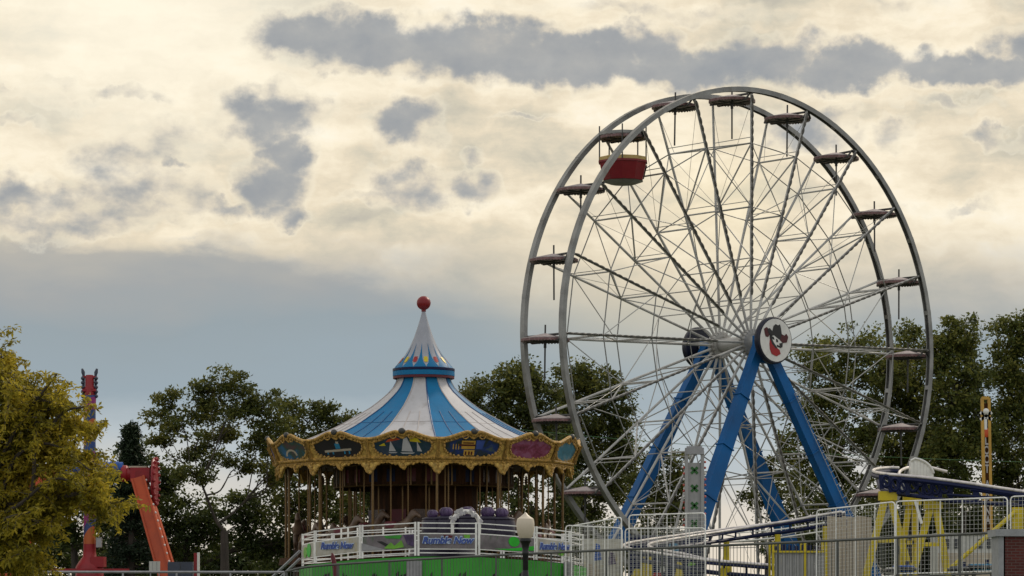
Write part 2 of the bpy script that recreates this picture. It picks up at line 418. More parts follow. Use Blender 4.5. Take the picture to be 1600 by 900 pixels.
# ------------------------------------------------------------------ mesh helpers
class MB:
    def __init__(s):
        s.v = []
        s.f = []
        s.mi = []
        s.cur = 0

    def quad_add(s, vs, fs):
        o = len(s.v)
        s.v += [tuple(p) for p in vs]
        s.f += [tuple(i + o for i in f) for f in fs]
        s.mi += [s.cur] * len(fs)

    def box(s, c, size, mtx=None):
        hx, hy, hz = (x / 2 for x in size)
        vs = [Vector((x * hx, y * hy, z * hz)) for x in (-1, 1) for y in (-1, 1) for z in (-1, 1)]
        if mtx is not None:
            vs = [mtx @ p for p in vs]
        c = Vector(c)
        s.quad_add([p + c for p in vs], [(0, 1, 3, 2), (4, 6, 7, 5), (0, 4, 5, 1), (2, 3, 7, 6), (0, 2, 6, 4), (1, 5, 7, 3)])

    def bar(s, p, q, w, h, up=(0, 0, 1), w2=None, h2=None):
        p, q = Vector(p), Vector(q)
        d = (q - p).normalized()
        up = Vector(up)
        if abs(d.dot(up)) > 0.98:
            up = Vector((0, 1, 0))
        a = d.cross(up).normalized()
        b = a.cross(d)
        vs = []
        for e, (ww, hh) in ((p, (w, h)), (q, (w2 or w, h2 or h))):
            for i, j in ((-1, -1), (1, -1), (1, 1), (-1, 1)):
                vs.append(e + a * i * ww / 2 + b * j * hh / 2)
        s.quad_add(vs, [(3, 2, 1, 0), (4, 5, 6, 7), (0, 1, 5, 4), (1, 2, 6, 5), (2, 3, 7, 6), (3, 0, 4, 7)])

    def path(s, pts, r, n=6, closed=False, up=(0, 0, 1)):
        pts = [Vector(p) for p in pts]
        k = len(pts)
        rs = r if hasattr(r, '__len__') else [r] * k
        vs = []
        pa = None
        for i, p in enumerate(pts):
            if closed:
                d = pts[(i + 1) % k] - pts[i - 1]
            else:
                d = pts[min(i + 1, k - 1)] - pts[max(i - 1, 0)]
            d.normalize()
            if pa is None:
                u = Vector(up)
                if abs(d.dot(u)) > 0.95:
                    u = Vector((1, 0, 0))
                a = d.cross(u).normalized()
            else:
                a = (pa - d * pa.dot(d)).normalized()
            pa = a
            b = d.cross(a)
            for j in range(n):
                t = 2 * PI * j / n
                vs.append(p + (a * math.cos(t) + b * math.sin(t)) * rs[i])
        fs = []
        for i in range(k if closed else k - 1):
            i2 = (i + 1) % k
            for j in range(n):
                j2 = (j + 1) % n
                fs.append((i * n + j, i * n + j2, i2 * n + j2, i2 * n + j))
        if not closed:
            fs.append(tuple(range(n - 1, -1, -1)))
            fs.append(tuple((k - 1) * n + j for j in range(n)))
        s.quad_add(vs, fs)

    def tube(s, p, q, r, r2=None, n=6):
        s.path([p, q], [r, r if r2 is None else r2], n)

    def sweep(s, pts, prof, frames):
        """prof: closed list of (a,b); frames: per-point (A,B) vectors"""
        n = len(prof)
        vs = []
        for p, (A, B) in zip(pts, frames):
            for a, b in prof:
                vs.append(Vector(p) + A * a + B * b)
        return vs, n

    def lathe(s, prof, n=24, c=(0, 0, 0), a0=0.0, sweep=2 * PI, cap=True, mtx=None):
        c = Vector(c)
        full = abs(sweep - 2 * PI) < 1e-6
        cols = n if full else n + 1
        vs = []
        for i in range(cols):
            t = a0 + sweep * i / n
            for r, z in prof:
                p = Vector((r * math.cos(t), r * math.sin(t), z))
                if mtx is not None:
                    p = mtx @ p
                vs.append(c + p)
        k = len(prof)
        fs = []
        for i in range(n):
            i2 = (i + 1) % cols
            for j in range(k - 1):
                fs.append((i * k + j, i2 * k + j, i2 * k + j + 1, i * k + j + 1))
        if cap and full:
            if prof[0][0] > 1e-4:
                fs.append(tuple(i * k for i in range(cols - 1, -1, -1)))
            if prof[-1][0] > 1e-4:
                fs.append(tuple(i * k + k - 1 for i in range(cols)))
        s.quad_add(vs, fs)

    def sphere(s, c, r, nu=12, nv=8, sc=(1, 1, 1)):
        prof = [(r * math.sin(PI * j / nv) + (1e-5 if j in (0, nv) else 0), -r * math.cos(PI * j / nv)) for j in range(nv + 1)]
        m = Matrix.Diagonal((sc[0], sc[1], sc[2]))
        s.lathe(prof, nu, c, mtx=m, cap=False)

    def prism(s, poly, depth, mtx):
        """poly: list of (x,z) ; extruded from y=0 to y=depth ; mtx 4x4"""
        n = len(poly)
        vs = [mtx @ Vector((x, 0, z)) for x, z in poly] + [mtx @ Vector((x, depth, z)) for x, z in poly]
        fs = [tuple(range(n)), tuple(range(2 * n - 1, n - 1, -1))]
        for i in range(n):
            j = (i + 1) % n
            fs.append((i, i + n, j + n, j))
        s.quad_add(vs, fs)

    def mesh(s, name, mats, smooth=False):
        me = bpy.data.meshes.new(name)
        me.from_pydata(s.v, [], s.f)
        if not isinstance(mats, (list, tuple)):
            mats = [mats]
        for m in mats:
            me.materials.append(m)
        if len(mats) > 1:
            me.polygons.foreach_set('material_index', s.mi)
        if smooth:
            me.polygons.foreach_set('use_smooth', [True] * len(s.f))
            try:
                me.set_sharp_from_angle(angle=R_(40))
            except Exception:
                pass
        bm = bmesh.new()
        bm.from_mesh(me)
        bmesh.ops.recalc_face_normals(bm, faces=bm.faces)
        bm.to_mesh(me)
        bm.free()
        me.update()
        return me

    def build(s, name, mats, parent=None, smooth=False, loc=None, rz=None):
        return put(s.mesh(name, mats, smooth), name, parent, loc, rz)


def put(me, name, parent=None, loc=None, rz=None):
    o = bpy.data.objects.new(name, me)
    C.objects.link(o)
    if parent is not None:
        o.parent = parent
    if loc is not None:
        o.location = loc
    if rz is not None:
        o.rotation_euler = (0, 0, rz)
    return o


def tag(o, label, cat, group=None, kind=None):
    o['label'] = label
    o['category'] = cat
    if group:
        o['group'] = group
    if kind:
        o['kind'] = kind
    return o


def thing(name, label, cat, loc=(0, 0, 0), rz=0.0, group=None):
    o = bpy.data.objects.new(name, None)
    C.objects.link(o)
    o.empty_display_size = 0.3
    o.location = loc
    o.rotation_euler = (0, 0, rz)
    return tag(o, label, cat, group)


def children(o):
    return [c for c in bpy.data.objects if c.parent == o]


def copy_tree(o, parent=None):
    c = o.copy()
    C.objects.link(c)
    c.parent = parent
    for ch in children(o):
        copy_tree(ch, c)
    return c


def text_mesh(body, size, depth, m, name, shear=0.0, align='CENTER', bold=0.0):
    cu = bpy.data.curves.new(name, 'FONT')
    cu.body = body
    cu.size = size
    cu.extrude = depth
    cu.shear = shear
    cu.offset = bold
    cu.align_x = align
    cu.align_y = 'CENTER'
    ob = bpy.data.objects.new(name, cu)
    C.objects.link(ob)
    dg = bpy.context.evaluated_depsgraph_get()
    me = bpy.data.meshes.new_from_object(ob.evaluated_get(dg))
    bpy.data.objects.remove(ob)
    me.materials.clear()
    me.materials.append(m)
    # stand it up: text x -> x, text y -> z, facing -y
    me.transform(Matrix.Rotation(PI / 2, 4, 'X'))
    return me


def spline(pts, n):
    """Catmull-Rom through points"""
    pts = [Vector(p) for p in pts]
    P = [pts[0] * 2 - pts[1]] + pts + [pts[-1] * 2 - pts[-2]]
    out = []
    for i in range(1, len(P) - 2):
        for k in range(n):
            t = k / n
            a, b, c, d = P[i - 1], P[i], P[i + 1], P[i + 2]
            out.append(0.5 * ((2 * b) + (c - a) * t + (2 * a - 5 * b + 4 * c - d) * t * t + (3 * b - a - 3 * c + d) * t ** 3))
    out.append(P[-2].copy())
    return out


# ------------------------------------------------------------------ the ground
def ground_z(x, y):
    """street level by the camera, a bank up to the park, gently higher to the right"""
    def sst(a, b, v):
        t = min(1, max(0, (v - a) / (b - a)))
        return t * t * (3 - 2 * t)
    return sst(60, 84, y) * (2.0 + 0.35 * sst(-8, 14, x))


def build_ground():
    xs = [-3000, -800, -200, -80, -45, -30, -20, -14, -10, -6, -2, 2, 6, 10, 14, 20, 30, 45, 80, 200, 800, 3000]
    ys = [-300, -60, 0, 30, 50, 58, 62, 66, 70, 74, 78, 82, 86, 95, 110, 130, 160, 200, 260, 400, 900, 2000, 4000]
    mb = MB()
    vs = [(x, y, ground_z(x, y)) for y in ys for x in xs]
    n = len(xs)
    fs = [(j * n + i, j * n + i + 1, (j + 1) * n + i + 1, (j + 1) * n + i) for j in range(len(ys) - 1) for i in range(n - 1)]
    mb.quad_add(vs, fs)
    o = mb.build('ground', M['grass'], smooth=True)
    o['kind'] = 'structure'
    rd = MB()
    rd.box((0, 22, 0.0), (400, 9, 0.02))
    o = rd.build('road', M['asphalt'])
    o['kind'] = 'structure'


build_ground()

# ------------------------------------------------------------------ ferris wheel
YAW = 0.682
WC = Vector((11.30, 161.864, 13.674 + EYE))
WR, WHALF, HHALF, PH = 12.5, 1.434, 1.15, -0.019
GW = ground_z(WC.x, WC.y)


def build_wheel():
    HZ = WC.z - GW
    root = thing('ferris_wheel', 'tall grey ferris wheel on blue legs, its spokes bare but for one red tub', 'ferris wheel', (WC.x, WC.y, GW), YAW)
    hub = Vector((0, 0, HZ))
    # rims: a curved channel beam on each side
    ns = 120
    for s in (-1, 1):
        mb = MB()
        y0 = s * (WHALF + 0.02)
        ri, ro = WR + 0.02, WR + 0.26
        prof = [(ro, -0.145), (ro, 0.145), (ri, 0.145), (ri, 0.10), (ro - 0.07, 0.10), (ro - 0.07, -0.10), (ri, -0.10), (ri, -0.145)]
        k = len(prof)
        vs, fs = [], []
        for i in range(ns):
            a = 2 * PI * i / ns
            for r, y in prof:
                vs.append((r * math.sin(a), y0 + y, HZ + r * math.cos(a)))
            i2 = (i + 1) % ns
            for j in range(k):
                j2 = (j + 1) % k
                fs.append((i * k + j, i * k + j2, i2 * k + j2, i2 * k + j))
        mb.quad_add(vs, fs)
        # splice plates
        for i in range(20):
            a = PH + (i + 0.5) * PI / 10
            r = WR + 0.14
            m = Matrix.Rotation(a, 3, 'Y')
            mb.box(Vector((r * math.sin(a), y0, HZ + r * math.cos(a))), (0.22, 0.30, 0.245), m)
        mb.build('rim', M['steel'], root)
    # spokes: shared meshes turned about the axle
    for s in (-1, 1):
        mb = MB()
        p0 = Vector((0, s * HHALF, 0.45))
        p1 = Vector((0, s * WHALF, WR + 0.02))
        mb.tube(p0, p1, 0.07, 0.062, 8)
        sm = mb.mesh('spoke', M['spoke'], True)
        bb = MB()
        L = p1 - p0
        k = 30
        off = Vector((0.0, s * 0.085, 0))
        bb.path([p0 + L * (0.16 + 0.83 * i / 100) + off for i in range(101)], [0.028 if i % 4 == 0 else 0.068 if i % 4 == 2 else 0.056 for i in range(101)], 6)
        bm_ = bb.mesh('bulb_strip', M['bulbs'])
        for i in range(20):
            a = PH + i * PI / 10
            o = put(sm, 'spoke', root, (0, 0, HZ))
            o.rotation_euler = (0, a, 0)
            if s < 0:
                put(bm_, 'bulb_strip', o)
    # ties between the two sides and their diagonals
    fr = [0.80, 0.545, 0.34, 0.18]

    def yo(f):
        return HHALF + (WHALF - HHALF) * f
    mb = MB()
    for i, f in enumerate(fr):
        y = yo(f)
        mb.tube((0, -y, f * WR), (0, y, f * WR), 0.045 if i < 2 else 0.03, n=6)
        if i in (0, 1):
            mb.tube((0, -y, f * WR + 0.3), (0, y, f * WR + 0.3), 0.022, n=5)
    mb.tube((0, -yo(.8), .8 * WR), (0, yo(.545), .545 * WR), 0.042)
    mb.tube((0, yo(.545), .545 * WR), (0, -yo(.34), .34 * WR), 0.032)
    mb.tube((0, -yo(.34), .34 * WR), (0, yo(.18), .18 * WR), 0.028)
    mb.tube((0, yo(.98), .97 * WR), (0, yo(.8) * 0.7, .8 * WR), 0.016, n=4)
    mb.tube((0, -yo(.98), .97 * WR), (0, yo(.545), .545 * WR), 0.014, n=4)
    mb.tube((0, yo(.8), .8 * WR), (0, -yo(.545), .545 * WR), 0.014, n=4)
    bm_ = mb.mesh('cross_brace', M['spoke'], True)
    for i in range(20):
        o = put(bm_, 'cross_brace', root, (0, 0, HZ))
        o.rotation_euler = (0, PH + i * PI / 10, 0)
    # braces from each spoke to its neighbour (zigzag over the ring cables)
    for s in (-1, 1):
        for f, r in ((0.80, 0.026), (0.545, 0.026), (0.34, 0.02)):
            mb = MB()
            pts = []
            for i in range(20):
                a = PH + i * PI / 10
                pts.append((f * WR * math.sin(a), s * yo(f), HZ + f * WR * math.cos(a)))
            for i in range(20):
                mb.tube(pts[i], pts[(i + 1) % 20], r * 1.2, n=5)
            mb.build('ring_cable', M['cable'], root)
    mb = MB()
    for i in range(20):
        a, b = PH + i * PI / 10, PH + (i + 1) * PI / 10
        for s, fa, fb in ((-1, .80, .545), (1, .545, .80)):
            p = (fa * WR * math.sin(a), s * yo(fa), HZ + fa * WR * math.cos(a))
            q = (fb * WR * math.sin(b), s * yo(fb) * 1.0, HZ + fb * WR * math.cos(b))
            mb.tube(p, q, 0.026, n=5)
        p = (.545 * WR * math.sin(a), -yo(.5), HZ + .545 * WR * math.cos(a))
        q = (.34 * WR * math.sin(b), yo(.3), HZ + .34 * WR * math.cos(b))
        mb.tube(p, q, 0.022, n=5)
    mb.build('diagonal_bracing', M['spoke'], root)
    # hub drums and axle
    RX = Matrix.Rotation(PI / 2, 3, 'X')
    for s in (-1, 1):
        mb = MB()
        mb.lathe([(0.01, -0.16), (0.62, -0.16), (0.62, -0.1), (0.48, -0.06), (0.48, 0.06), (0.62, 0.1), (0.62, 0.16), (0.01, 0.16)], 28, hub + Vector((0, s * HHALF, 0)), mtx=RX)
        for i in range(20):
            a = PH + i * PI / 10
            mb.box(hub + Vector((0.55 * math.sin(a), s * HHALF, 0.55 * math.cos(a))), (0.16, 0.4, 0.24), Matrix.Rotation(a, 3, 'Y'))
        mb.build('hub_drum', M['spoke'], root, True)
    mb = MB()
    mb.lathe([(0.01, -2.5), (0.24, -2.5), (0.24, 2.5), (0.01, 2.5)], 20, hub, mtx=RX)
    mb.lathe([(0.3, -1.0), (0.36, -1.0), (0.36, 1.0), (0.3, 1.0)], 20, hub, mtx=RX)
    mb.build('axle', M['spoke'], root, True)
    # blue box legs
    for s, feet, spl in ((-1, (-6.9, 7.3), 1.15), (1, (-7.6, 7.6), 0.4)):
        for fx in feet:
            mb = MB()
            y0 = s * 1.95
            top = hub + Vector((0.16 * (1 if fx > 0 else -1), y0, -0.05))
            foot = Vector((fx, y0 + s * spl, 0.12))
            mid = top.lerp(foot, 0.3)
            n = Vector((0, 1, 0))
            mb.bar(top, mid, 0.46, 0.44, n, 0.66, 0.46)
            mb.bar(mid, foot, 0.66, 0.46, n, 0.92, 0.50)
            # flange strips and stiffeners that catch the light
            d = (foot - top).normalized()
            for t in (0.22, 0.42, 0.62, 0.82):
                c = top.lerp(foot, t)
                w = 0.50 + (0.92 - 0.46) * t + 0.10
                mb.bar(c - d * 0.03, c + d * 0.03, w, 0.60, n)
            lg = mb.build('support_leg', M['blue_leg'], root)
            if s < 0 and fx > 0:
                ld = MB()
                a = Vector((d.z, 0, -d.x)) * (-1 if fx > 0 else 1)
                for q in (0, 1):
                    ld.tube(top.lerp(foot, .2) + a * .3 + Vector((0, -.32 + .0 * q, .0)) + d * .0 + a * (.16 * (2 * q - 1)), top.lerp(foot, .97) + a * .3 + Vector((0, -.32, 0)) + a * (.16 * (2 * q - 1)), .018, n=4)
                for k in range(30):
                    c = top.lerp(foot, .21 + .025 * k) + a * .3 + Vector((0, -.32, 0))
                    ld.tube(c - a * .16, c + a * .16, .014, n=4)
                ld.build('ladder', M['spoke'], lg)
            fp = MB()
            fp.box(foot - Vector((0, 0, 0.02)), (2.0, 1.4, 0.2))
            fp.build('foot_plate', M['dark_frame'], lg)
        bx = MB()
        bx.box(hub + Vector((0, s * 1.95, -0.15)), (0.75, 0.62, 0.9))
        bx.box(hub + Vector((0, s * 1.95, -0.85)), (0.9, 0.5, 0.45))
        bx.build('bearing_box', M['blue_leg'], root)
    # round signs on the axle ends
    for s, rad in ((-1, 1.13), (1, 1.0)):
        mb = MB()
        yy = s * 2.75
        mb.lathe([(0.01, -0.17), (rad, -0.17), (rad + 0.05, -0.1), (rad + 0.05, 0.1), (rad, 0.17), (0.01, 0.17)], 40, hub + Vector((0, yy, 0)), mtx=RX)
        sg = mb.build('round_sign', M['navy_disc'], root, True)
        f = MB()
        f.lathe([(0.01, 0), (rad - 0.06, 0), (rad - 0.06, 0.02), (0.01, 0.02)], 40, hub + Vector((0, yy + s * 0.185, 0)), mtx=RX)
        f.build('sign_face', M['white'], sg)
        T = Matrix.Translation(hub + Vector((0, yy + s * 0.205, 0))) @ (Matrix.Rotation(0, 4, 'Z') if s < 0 else Matrix.Rotation(PI, 4, 'Z'))
        e = MB()
        pl = [([(-.42, .22), (-.5, .38), (-.36, .42), (-.2, .30), (-.14, .52), (-.02, .60), (.1, .55), (.2, .60), (.26, .44), (.30, .22), (.46, .16), (.56, .24), (.64, .12), (.56, -.06), (.36, -.10), (.1, .02), (-.12, .14), (-.3, .12)], 1, .030),
              ([(-.62, .2), (-.66, .38), (-.52, .46), (-.4, .38), (-.34, .2), (-.44, .06), (-.56, .08)], 2, .022),
              ([(-.34, .16), (-.1, .16), (.14, .02), (.38, -.1), (.34, -.3), (.16, -.42), (-.02, -.34), (-.2, -.16), (-.3, .02)], 3, .024),
              ([(-.34, -.02), (-.16, -.16), (0, -.32), (.18, -.42), (.24, -.58), (.02, -.68), (-.24, -.6), (-.34, -.4), (-.36, -.2)], 0, .027),
              ([(.30, .20), (.46, .16), (.56, .24), (.66, .12), (.58, -.10), (.36, -.14), (.20, -.04)], 2, .033),
              ([(-.36, .16), (-.22, .16), (-.22, -.02), (-.12, -.16), (.06, -.34), (-.02, -.38), (-.24, -.2), (-.34, .0)], 1, .030),
              ([(.16, -.16), (.36, -.12), (.34, -.30), (.2, -.36)], 1, .029),
              ([(-.24, .10), (-.14, .08), (-.1, -.02), (-.2, -.02)], 1, .036), ([(-.02, .02), (.08, -.02), (.1, -.12), (.0, -.12)], 1, .036),
              ([(.02, -.22), (.26, -.28), (.2, -.34), (.04, -.3)], 1, .036)]
        for poly, mi, dep in pl:
            e.cur = mi
            e.prism([(x * 1.25 * rad / 1.13, (z + .04) * 1.25 * rad / 1.13) for x, z in poly], -dep, T)
        e.build('emblem', [M['emb_red'], M['black'], M['emb_dark'], M['white']], sg)
    # canopies, one at the end of every spoke, hanging level
    mb = MB()
    n = 12
    mb.lathe([(0.01, 0.08), (0.10, 0.08), (1.16, -0.16), (1.16, -0.30), (1.06, -0.30), (1.06, -0.20), (0.1, -0.05), (0.01, -0.05)], n, cap=False)
    cm = mb.mesh('canopy', M['canopy'])
    eb = MB()
    for i in range(n):
        a, b = 2 * PI * i / n, 2 * PI * (i + 1) / n
        for j in range(4):
            t0, t1 = a + (b - a) * j / 4, a + (b - a) * (j + 1) / 4
            r = 1.18
            p, q = Vector((r * math.cos(t0), r * math.sin(t0), -0.2)), Vector((r * math.cos(t1), r * math.sin(t1), -0.2))
            mid = (p + q) / 2
            eb.quad_add([p, q, q - Vector((0, 0, .09)), mid - Vector((0, 0, .14)), p - Vector((0, 0, .09))], [(0, 1, 2, 3, 4)])
    ebm = eb.mesh('fringe', M['canopy_edge'])
    fb = MB()
    fb.tube((0, -WHALF - 0.1, 0.0), (0, WHALF + 0.1, 0.0), 0.06)
    fb.bar((-0.28, -1.3, -0.32), (-0.28, 1.3, -0.32), 0.06, 0.06)
    fb.bar((0.28, -1.3, -0.32), (0.28, 1.3, -0.32), 0.06, 0.06)
    fb.bar((-0.95, 0, -0.32), (0.95, 0, -0.32), 0.06, 0.06)
    for s in (-1, 1):
        fb.bar((-0.28, s * 1.3, -0.32), (0, s * 1.36, 0.05), 0.08, 0.08)
        fb.bar((0.28, s * 1.3, -0.32), (0, s * 1.36, 0.05), 0.08, 0.08)
    fbm = fb.mesh('hanger_frame', M['dark_frame'])
    rb = MB()
    rb.tube((0, 0, 0.5), (0, 0, -2.15), 0.042, n=8)
    rb.tube((0, 0, -0.3), (0, 0, -0.62), 0.07, n=8)
    rbm = rb.mesh('hanging_rod', M['dark_frame'], True)
    for i in range(20):
        a = PH + i * PI / 10
        o = put(cm, 'canopy', root, (WR * math.sin(a), 0, HZ + WR * math.cos(a)))
        o.rotation_euler = (0, 0, 0.13 * math.sin(i * 2.3))
        fo = put(fbm, 'hanger_frame', o)
        put(ebm, 'fringe', o)
        if i != 18:
            ro = put(rbm, 'hanging_rod', o)
            ro.rotation_euler = (0.012 * math.sin(i * 1.7), 0.02 * math.sin(i * 3.1), 0)
    # the one red tub
    a = PH - 2 * PI / 10
    base = Vector((WR * math.sin(a), 0, HZ + WR * math.cos(a)))
    tub = MB()
    n = 10
    tub.lathe([(1.0, -2.36), (1.20, -1.50), (1.25, -1.50), (1.25, -1.41), (1.15, -1.41), (0.96, -2.28), (0.01, -2.28)], n, cap=False, a0=0.2)
    t_o = tub.build('passenger_tub', M['red_tub'], root, loc=base)
    cb = MB()
    cb.lathe([(1.16, -1.42), (1.21, -1.40), (1.22, -1.24), (1.17, -1.22), (1.12, -1.40)], n, cap=False, a0=0.2)
    cb.build('cream_band', M['yellow_in'], t_o)
    lin = MB()
    lin.lathe([(1.13, -1.43), (0.955, -2.26)], n, cap=False, a0=0.2)
    lin.build('tub_lining', M['yellow_in'], t_o)
    fl = MB()
    fl.lathe([(0.01, -2.53), (0.62, -2.53), (1.03, -2.385), (0.01, -2.37)], n, cap=False, a0=0.2)
    fl.build('tub_floor', M['steel'], t_o)
    dr = MB()
    for k in range(2):
        th = -0.55 + k * 0.62
        dr.quad_add([Vector((r * math.cos(t), r * math.sin(t), z)) for r, t, z in ((1.045, th, -2.25), (1.045, th + 0.56, -2.25), (1.215, th + 0.56, -1.56), (1.215, th, -1.56))], [(0, 1, 2, 3)])
    dr.build('door', M['emb_dark'], t_o)
    for k in range(5):
        ps = MB()
        t = 0.2 + k * 2 * PI / 5
        x, y = 1.2 * math.cos(t), 1.2 * math.sin(t)
        ps.tube((x, y, -1.5), (x, y, 0.28), 0.035)
        ps.build('corner_post', M['dark_frame'], t_o)
    ring = MB()
    ring.lathe([(1.17, -0.16), (1.23, -0.16), (1.23, -0.02), (1.17, -0.02)], n, a0=0.2, cap=False)
    ring.build('roof_hoop', M['steel'], t_o)
    # entry deck below
    dk = MB()
    dk.box((0, 0, 0.5), (6.5, 5.5, 0.25))
    for x in (-3, 3):
        for y in (-2.5, 2.5):
            dk.box((x, y, 0.19), (0.2, 0.2, 0.37))
    dk.build('boarding_deck', M['steel'], root)


build_wheel()


# ------------------------------------------------------------------ carousel
def build_carousel():
    CX, CY = at(662, 0, 140).x, 140.0
    G = ground_z(CX, CY)
    K = 140 / F
    root = thing('carousel', 'carousel with blue and white striped tent roof and gold cornice', 'carousel', (CX, CY, G))

    def zz(py, Y=140.0):
        return EYE + (Y0 - py) / F * Y - G
    NP = 14
    off = R_(6.8)
    step = 2 * PI / NP

    def pol(r, th, z):     # th measured from the front (towards the camera), positive to the right
        return Vector((r * math.sin(th), -r * math.cos(th), z))
    # --- striped roof, panel by panel
    rp = [(41.6, 592), (43.5, 598), (48, 606), (56, 615), (66, 623.5), (76, 631.5), (87, 639.5), (101, 648), (117, 657), (133, 666), (148, 673.5), (170, 683), (195, 693), (222, 704), (232, 708)]
    rp = [(r * K, zz(y)) for r, y in rp]
    for i in range(NP):
        a0 = off + (i - 1) * step
        blue = (i % 2 == 1)
        mb = MB()
        nx = 8
        vs = []
        for j in range(nx + 1):
            t = j / nx
            for r, z in rp:
                sag = 0.035 * r * (4 * t * (1 - t)) * 0.5
                vs.append(pol(r - sag * 0.6, a0 + step * t, z - sag * 0.35))
        k = len(rp)
        mb.quad_add(vs, [(j * k + m, (j + 1) * k + m, (j + 1) * k + m + 1, j * k + m + 1) for j in range(nx) for m in range(k - 1)])
        po = mb.build('roof_panel', M['roof_blue'] if blue else M['roof_white'], root, True)
        sb = MB()
        for t, m in ((0.0, 0), (0.34, 1), (0.67, 1)):
            sb.cur = 0
            pts = []
            for r, z in rp[(0 if m == 0 else 7):]:
                sag = 0.035 * r * (4 * t * (1 - t)) * 0.5
                pts.append(pol(r - sag * 0.6, a0 + step * t, z - sag * 0.35 + 0.005))
            sb.path(pts, 0.03 if m == 0 else 0.02, 5)
        for kk in (9, 12):
            r, z = rp[kk]
            pts = []
            for j in range(nx + 1):
                t = j / nx
                sag = 0.035 * r * (4 * t * (1 - t)) * 0.5
                pts.append(pol(r - sag * 0.6, a0 + step * t, z - sag * 0.35 + 0.004))
            sb.path(pts, 0.012, 4)
        sb.build('seam', M['seam'] if blue else M['seam_w'], po)
    # --- upper cone with band
    cp = [(2.0, 484), (5, 496), (9.5, 511), (15, 527), (21.5, 542), (29, 555), (36.5, 565), (43.5, 572.5), (46.5, 577)]
    mb = MB()
    mb.lathe([(r * K, zz(y)) for r, y in cp], 42, cap=False)
    mb.build('spire_cone', M['spire'], root, True)
    mb = MB()
    mb.lathe([(46 * K, zz(592.5)), (48 * K, zz(592)), (48 * K, zz(588.5)), (47.2 * K, zz(588.3))], 42, cap=False)
    mb.build('lower_band', M['maroon'], root, True)
    mb = MB()
    mb.lathe([(47.2 * K, zz(588.3)), (48.4 * K, zz(588)), (48.4 * K, zz(581)), (47.2 * K, zz(580.5))], 42, cap=False)
    mb.build('blue_band', M['roof_blue'], root, True)
    mb = MB()
    mb.lathe([(47.2 * K, zz(580.5)), (48.6 * K, zz(580.2)), (48.6 * K, zz(576.5)), (45.5 * K, zz(576))], 42, cap=False)
    mb.build('upper_band', M['navy'], root, True)
    # blue flames rising up the cone between white tongues, a coloured square on each tongue

    def cone_r(y):
        for (r0, y0), (r1, y1) in zip(cp, cp[1:]):
            if y0 <= y <= y1:
                return r0 + (r1 - r0) * (y - y0) / (y1 - y0)
        return cp[-1][0]
    NT_ = 14
    fl = MB()
    for i in range(NT_):
        th = off + (i + 0.5) * step
        w = step * 0.5
        rows = []
        for y, f in ((538, 0.02), (546, 0.10), (554, 0.20), (562, 0.34), (568, 0.52), (573, 0.86), (576.6, 1.0)):
            r = cone_r(y) * K + 0.012
            rows.append([pol(r, th + w * f * u, zz(y) + 0.004) for u in (-1, -0.5, 0, 0.5, 1)])
        vs = [p for row in rows for p in row]
        fl.quad_add(vs, [(a * 5 + b, a * 5 + b + 1, (a + 1) * 5 + b + 1, (a + 1) * 5 + b) for a in range(len(rows) - 1) for b in range(4)])
    fl.build('blue_flames', M['roof_blue'], root, True)
    gems = [M['yellow'], M['emb_red']]
    for i in range(NT_):
        th = off + i * step
        g = MB()
        w = step * 0.20
        pts = [(559.5, .8), (562, 1), (566.5, .9), (568.5, .5)]
        rows = [[pol(cone_r(y) * K + 0.03, th + w * f * u, zz(y) + 0.004) for u in (-1, 0, 1)] for y, f in pts]
        g.quad_add([p for r in rows for p in r], [(a * 3 + b, a * 3 + b + 1, (a + 1) * 3 + b + 1, (a + 1) * 3 + b) for a in range(3) for b in range(2)])
        g.build('coloured_square', gems[i % 2], root)
    mb = MB()
    mb.sphere((0, 0, zz(473.5)), 11 * K, 24, 16)
    mb.lathe([(0.10, zz(487)), (0.10, zz(483)), (0.14, zz(482))], 14, cap=False)
    mb.build('finial_ball', M['red_ball'], root, True)
    # --- cornice, 14 flaring panels
    zb, zv, zp = zz(716, 133.5), zz(686, 133.2), zz(675, 133.2)
    RB, RT = 6.52, 6.95

    def top_edge(t):       # 0..1 along the panel
        u = abs(t - 0.5) * 2
        w = 0.5 + 0.5 * math.cos(PI * min(1, u * 1.06))
        notch = 0.55 * math.exp(-((u) / 0.10) ** 2)
        return zv + (zp - zv) * max(0, w * 1.12 - notch)

    def on_panel(t, z, out=0.0):
        f = (z - zb) / (zp - zb)
        r = RB + (RT - RB) * max(0, f) ** 1.2 + out
        if z < zb:
            r = RB + out
        A, B = pol(r, -step / 2, z), pol(r, step / 2, z)
        return A.lerp(B, t)
    nx = 36
    pan = MB()
    vs = []
    nz = 5
    for i in range(nx + 1):
        t = i / nx
        zt = top_edge(t)
        for out in (0.0, -0.10):
            for j in range(nz + 1):
                vs.append(on_panel(t, zb + (zt - zb) * j / nz, out))
    k = 2 * (nz + 1)
    fs = []
    for i in range(nx):
        for j in range(nz):
            fs.append((i * k + j, (i + 1) * k + j, (i + 1) * k + j + 1, i * k + j + 1))
            o = nz + 1
            fs.append((i * k + o + j, i * k + o + j + 1, (i + 1) * k + o + j + 1, (i + 1) * k + o + j))
        fs.append((i * k + nz, (i + 1) * k + nz, (i + 1) * k + 2 * nz + 1, i * k + 2 * nz + 1))
    pan.quad_add(vs, fs)
    pan_m = pan.mesh('cornice_panel', M['gold'], True)
    # mouldings: top edge roll, base rope, scrolls, pilasters
    mo = MB()
    pts = [on_panel(i / nx, top_edge(i / nx) + 0.02, 0.02) for i in range(nx + 1)]
    mo.path(pts, 0.075, 7)
    pts2 = [on_panel(i / nx, top_edge(i / nx) - 0.13, 0.03) for i in range(nx + 1)]
    mo.path(pts2, 0.03, 5)
    rope = []
    for i in range(nx * 2 + 1):
        rope.append(on_panel(i / nx / 2, zb + 0.02, 0.05))
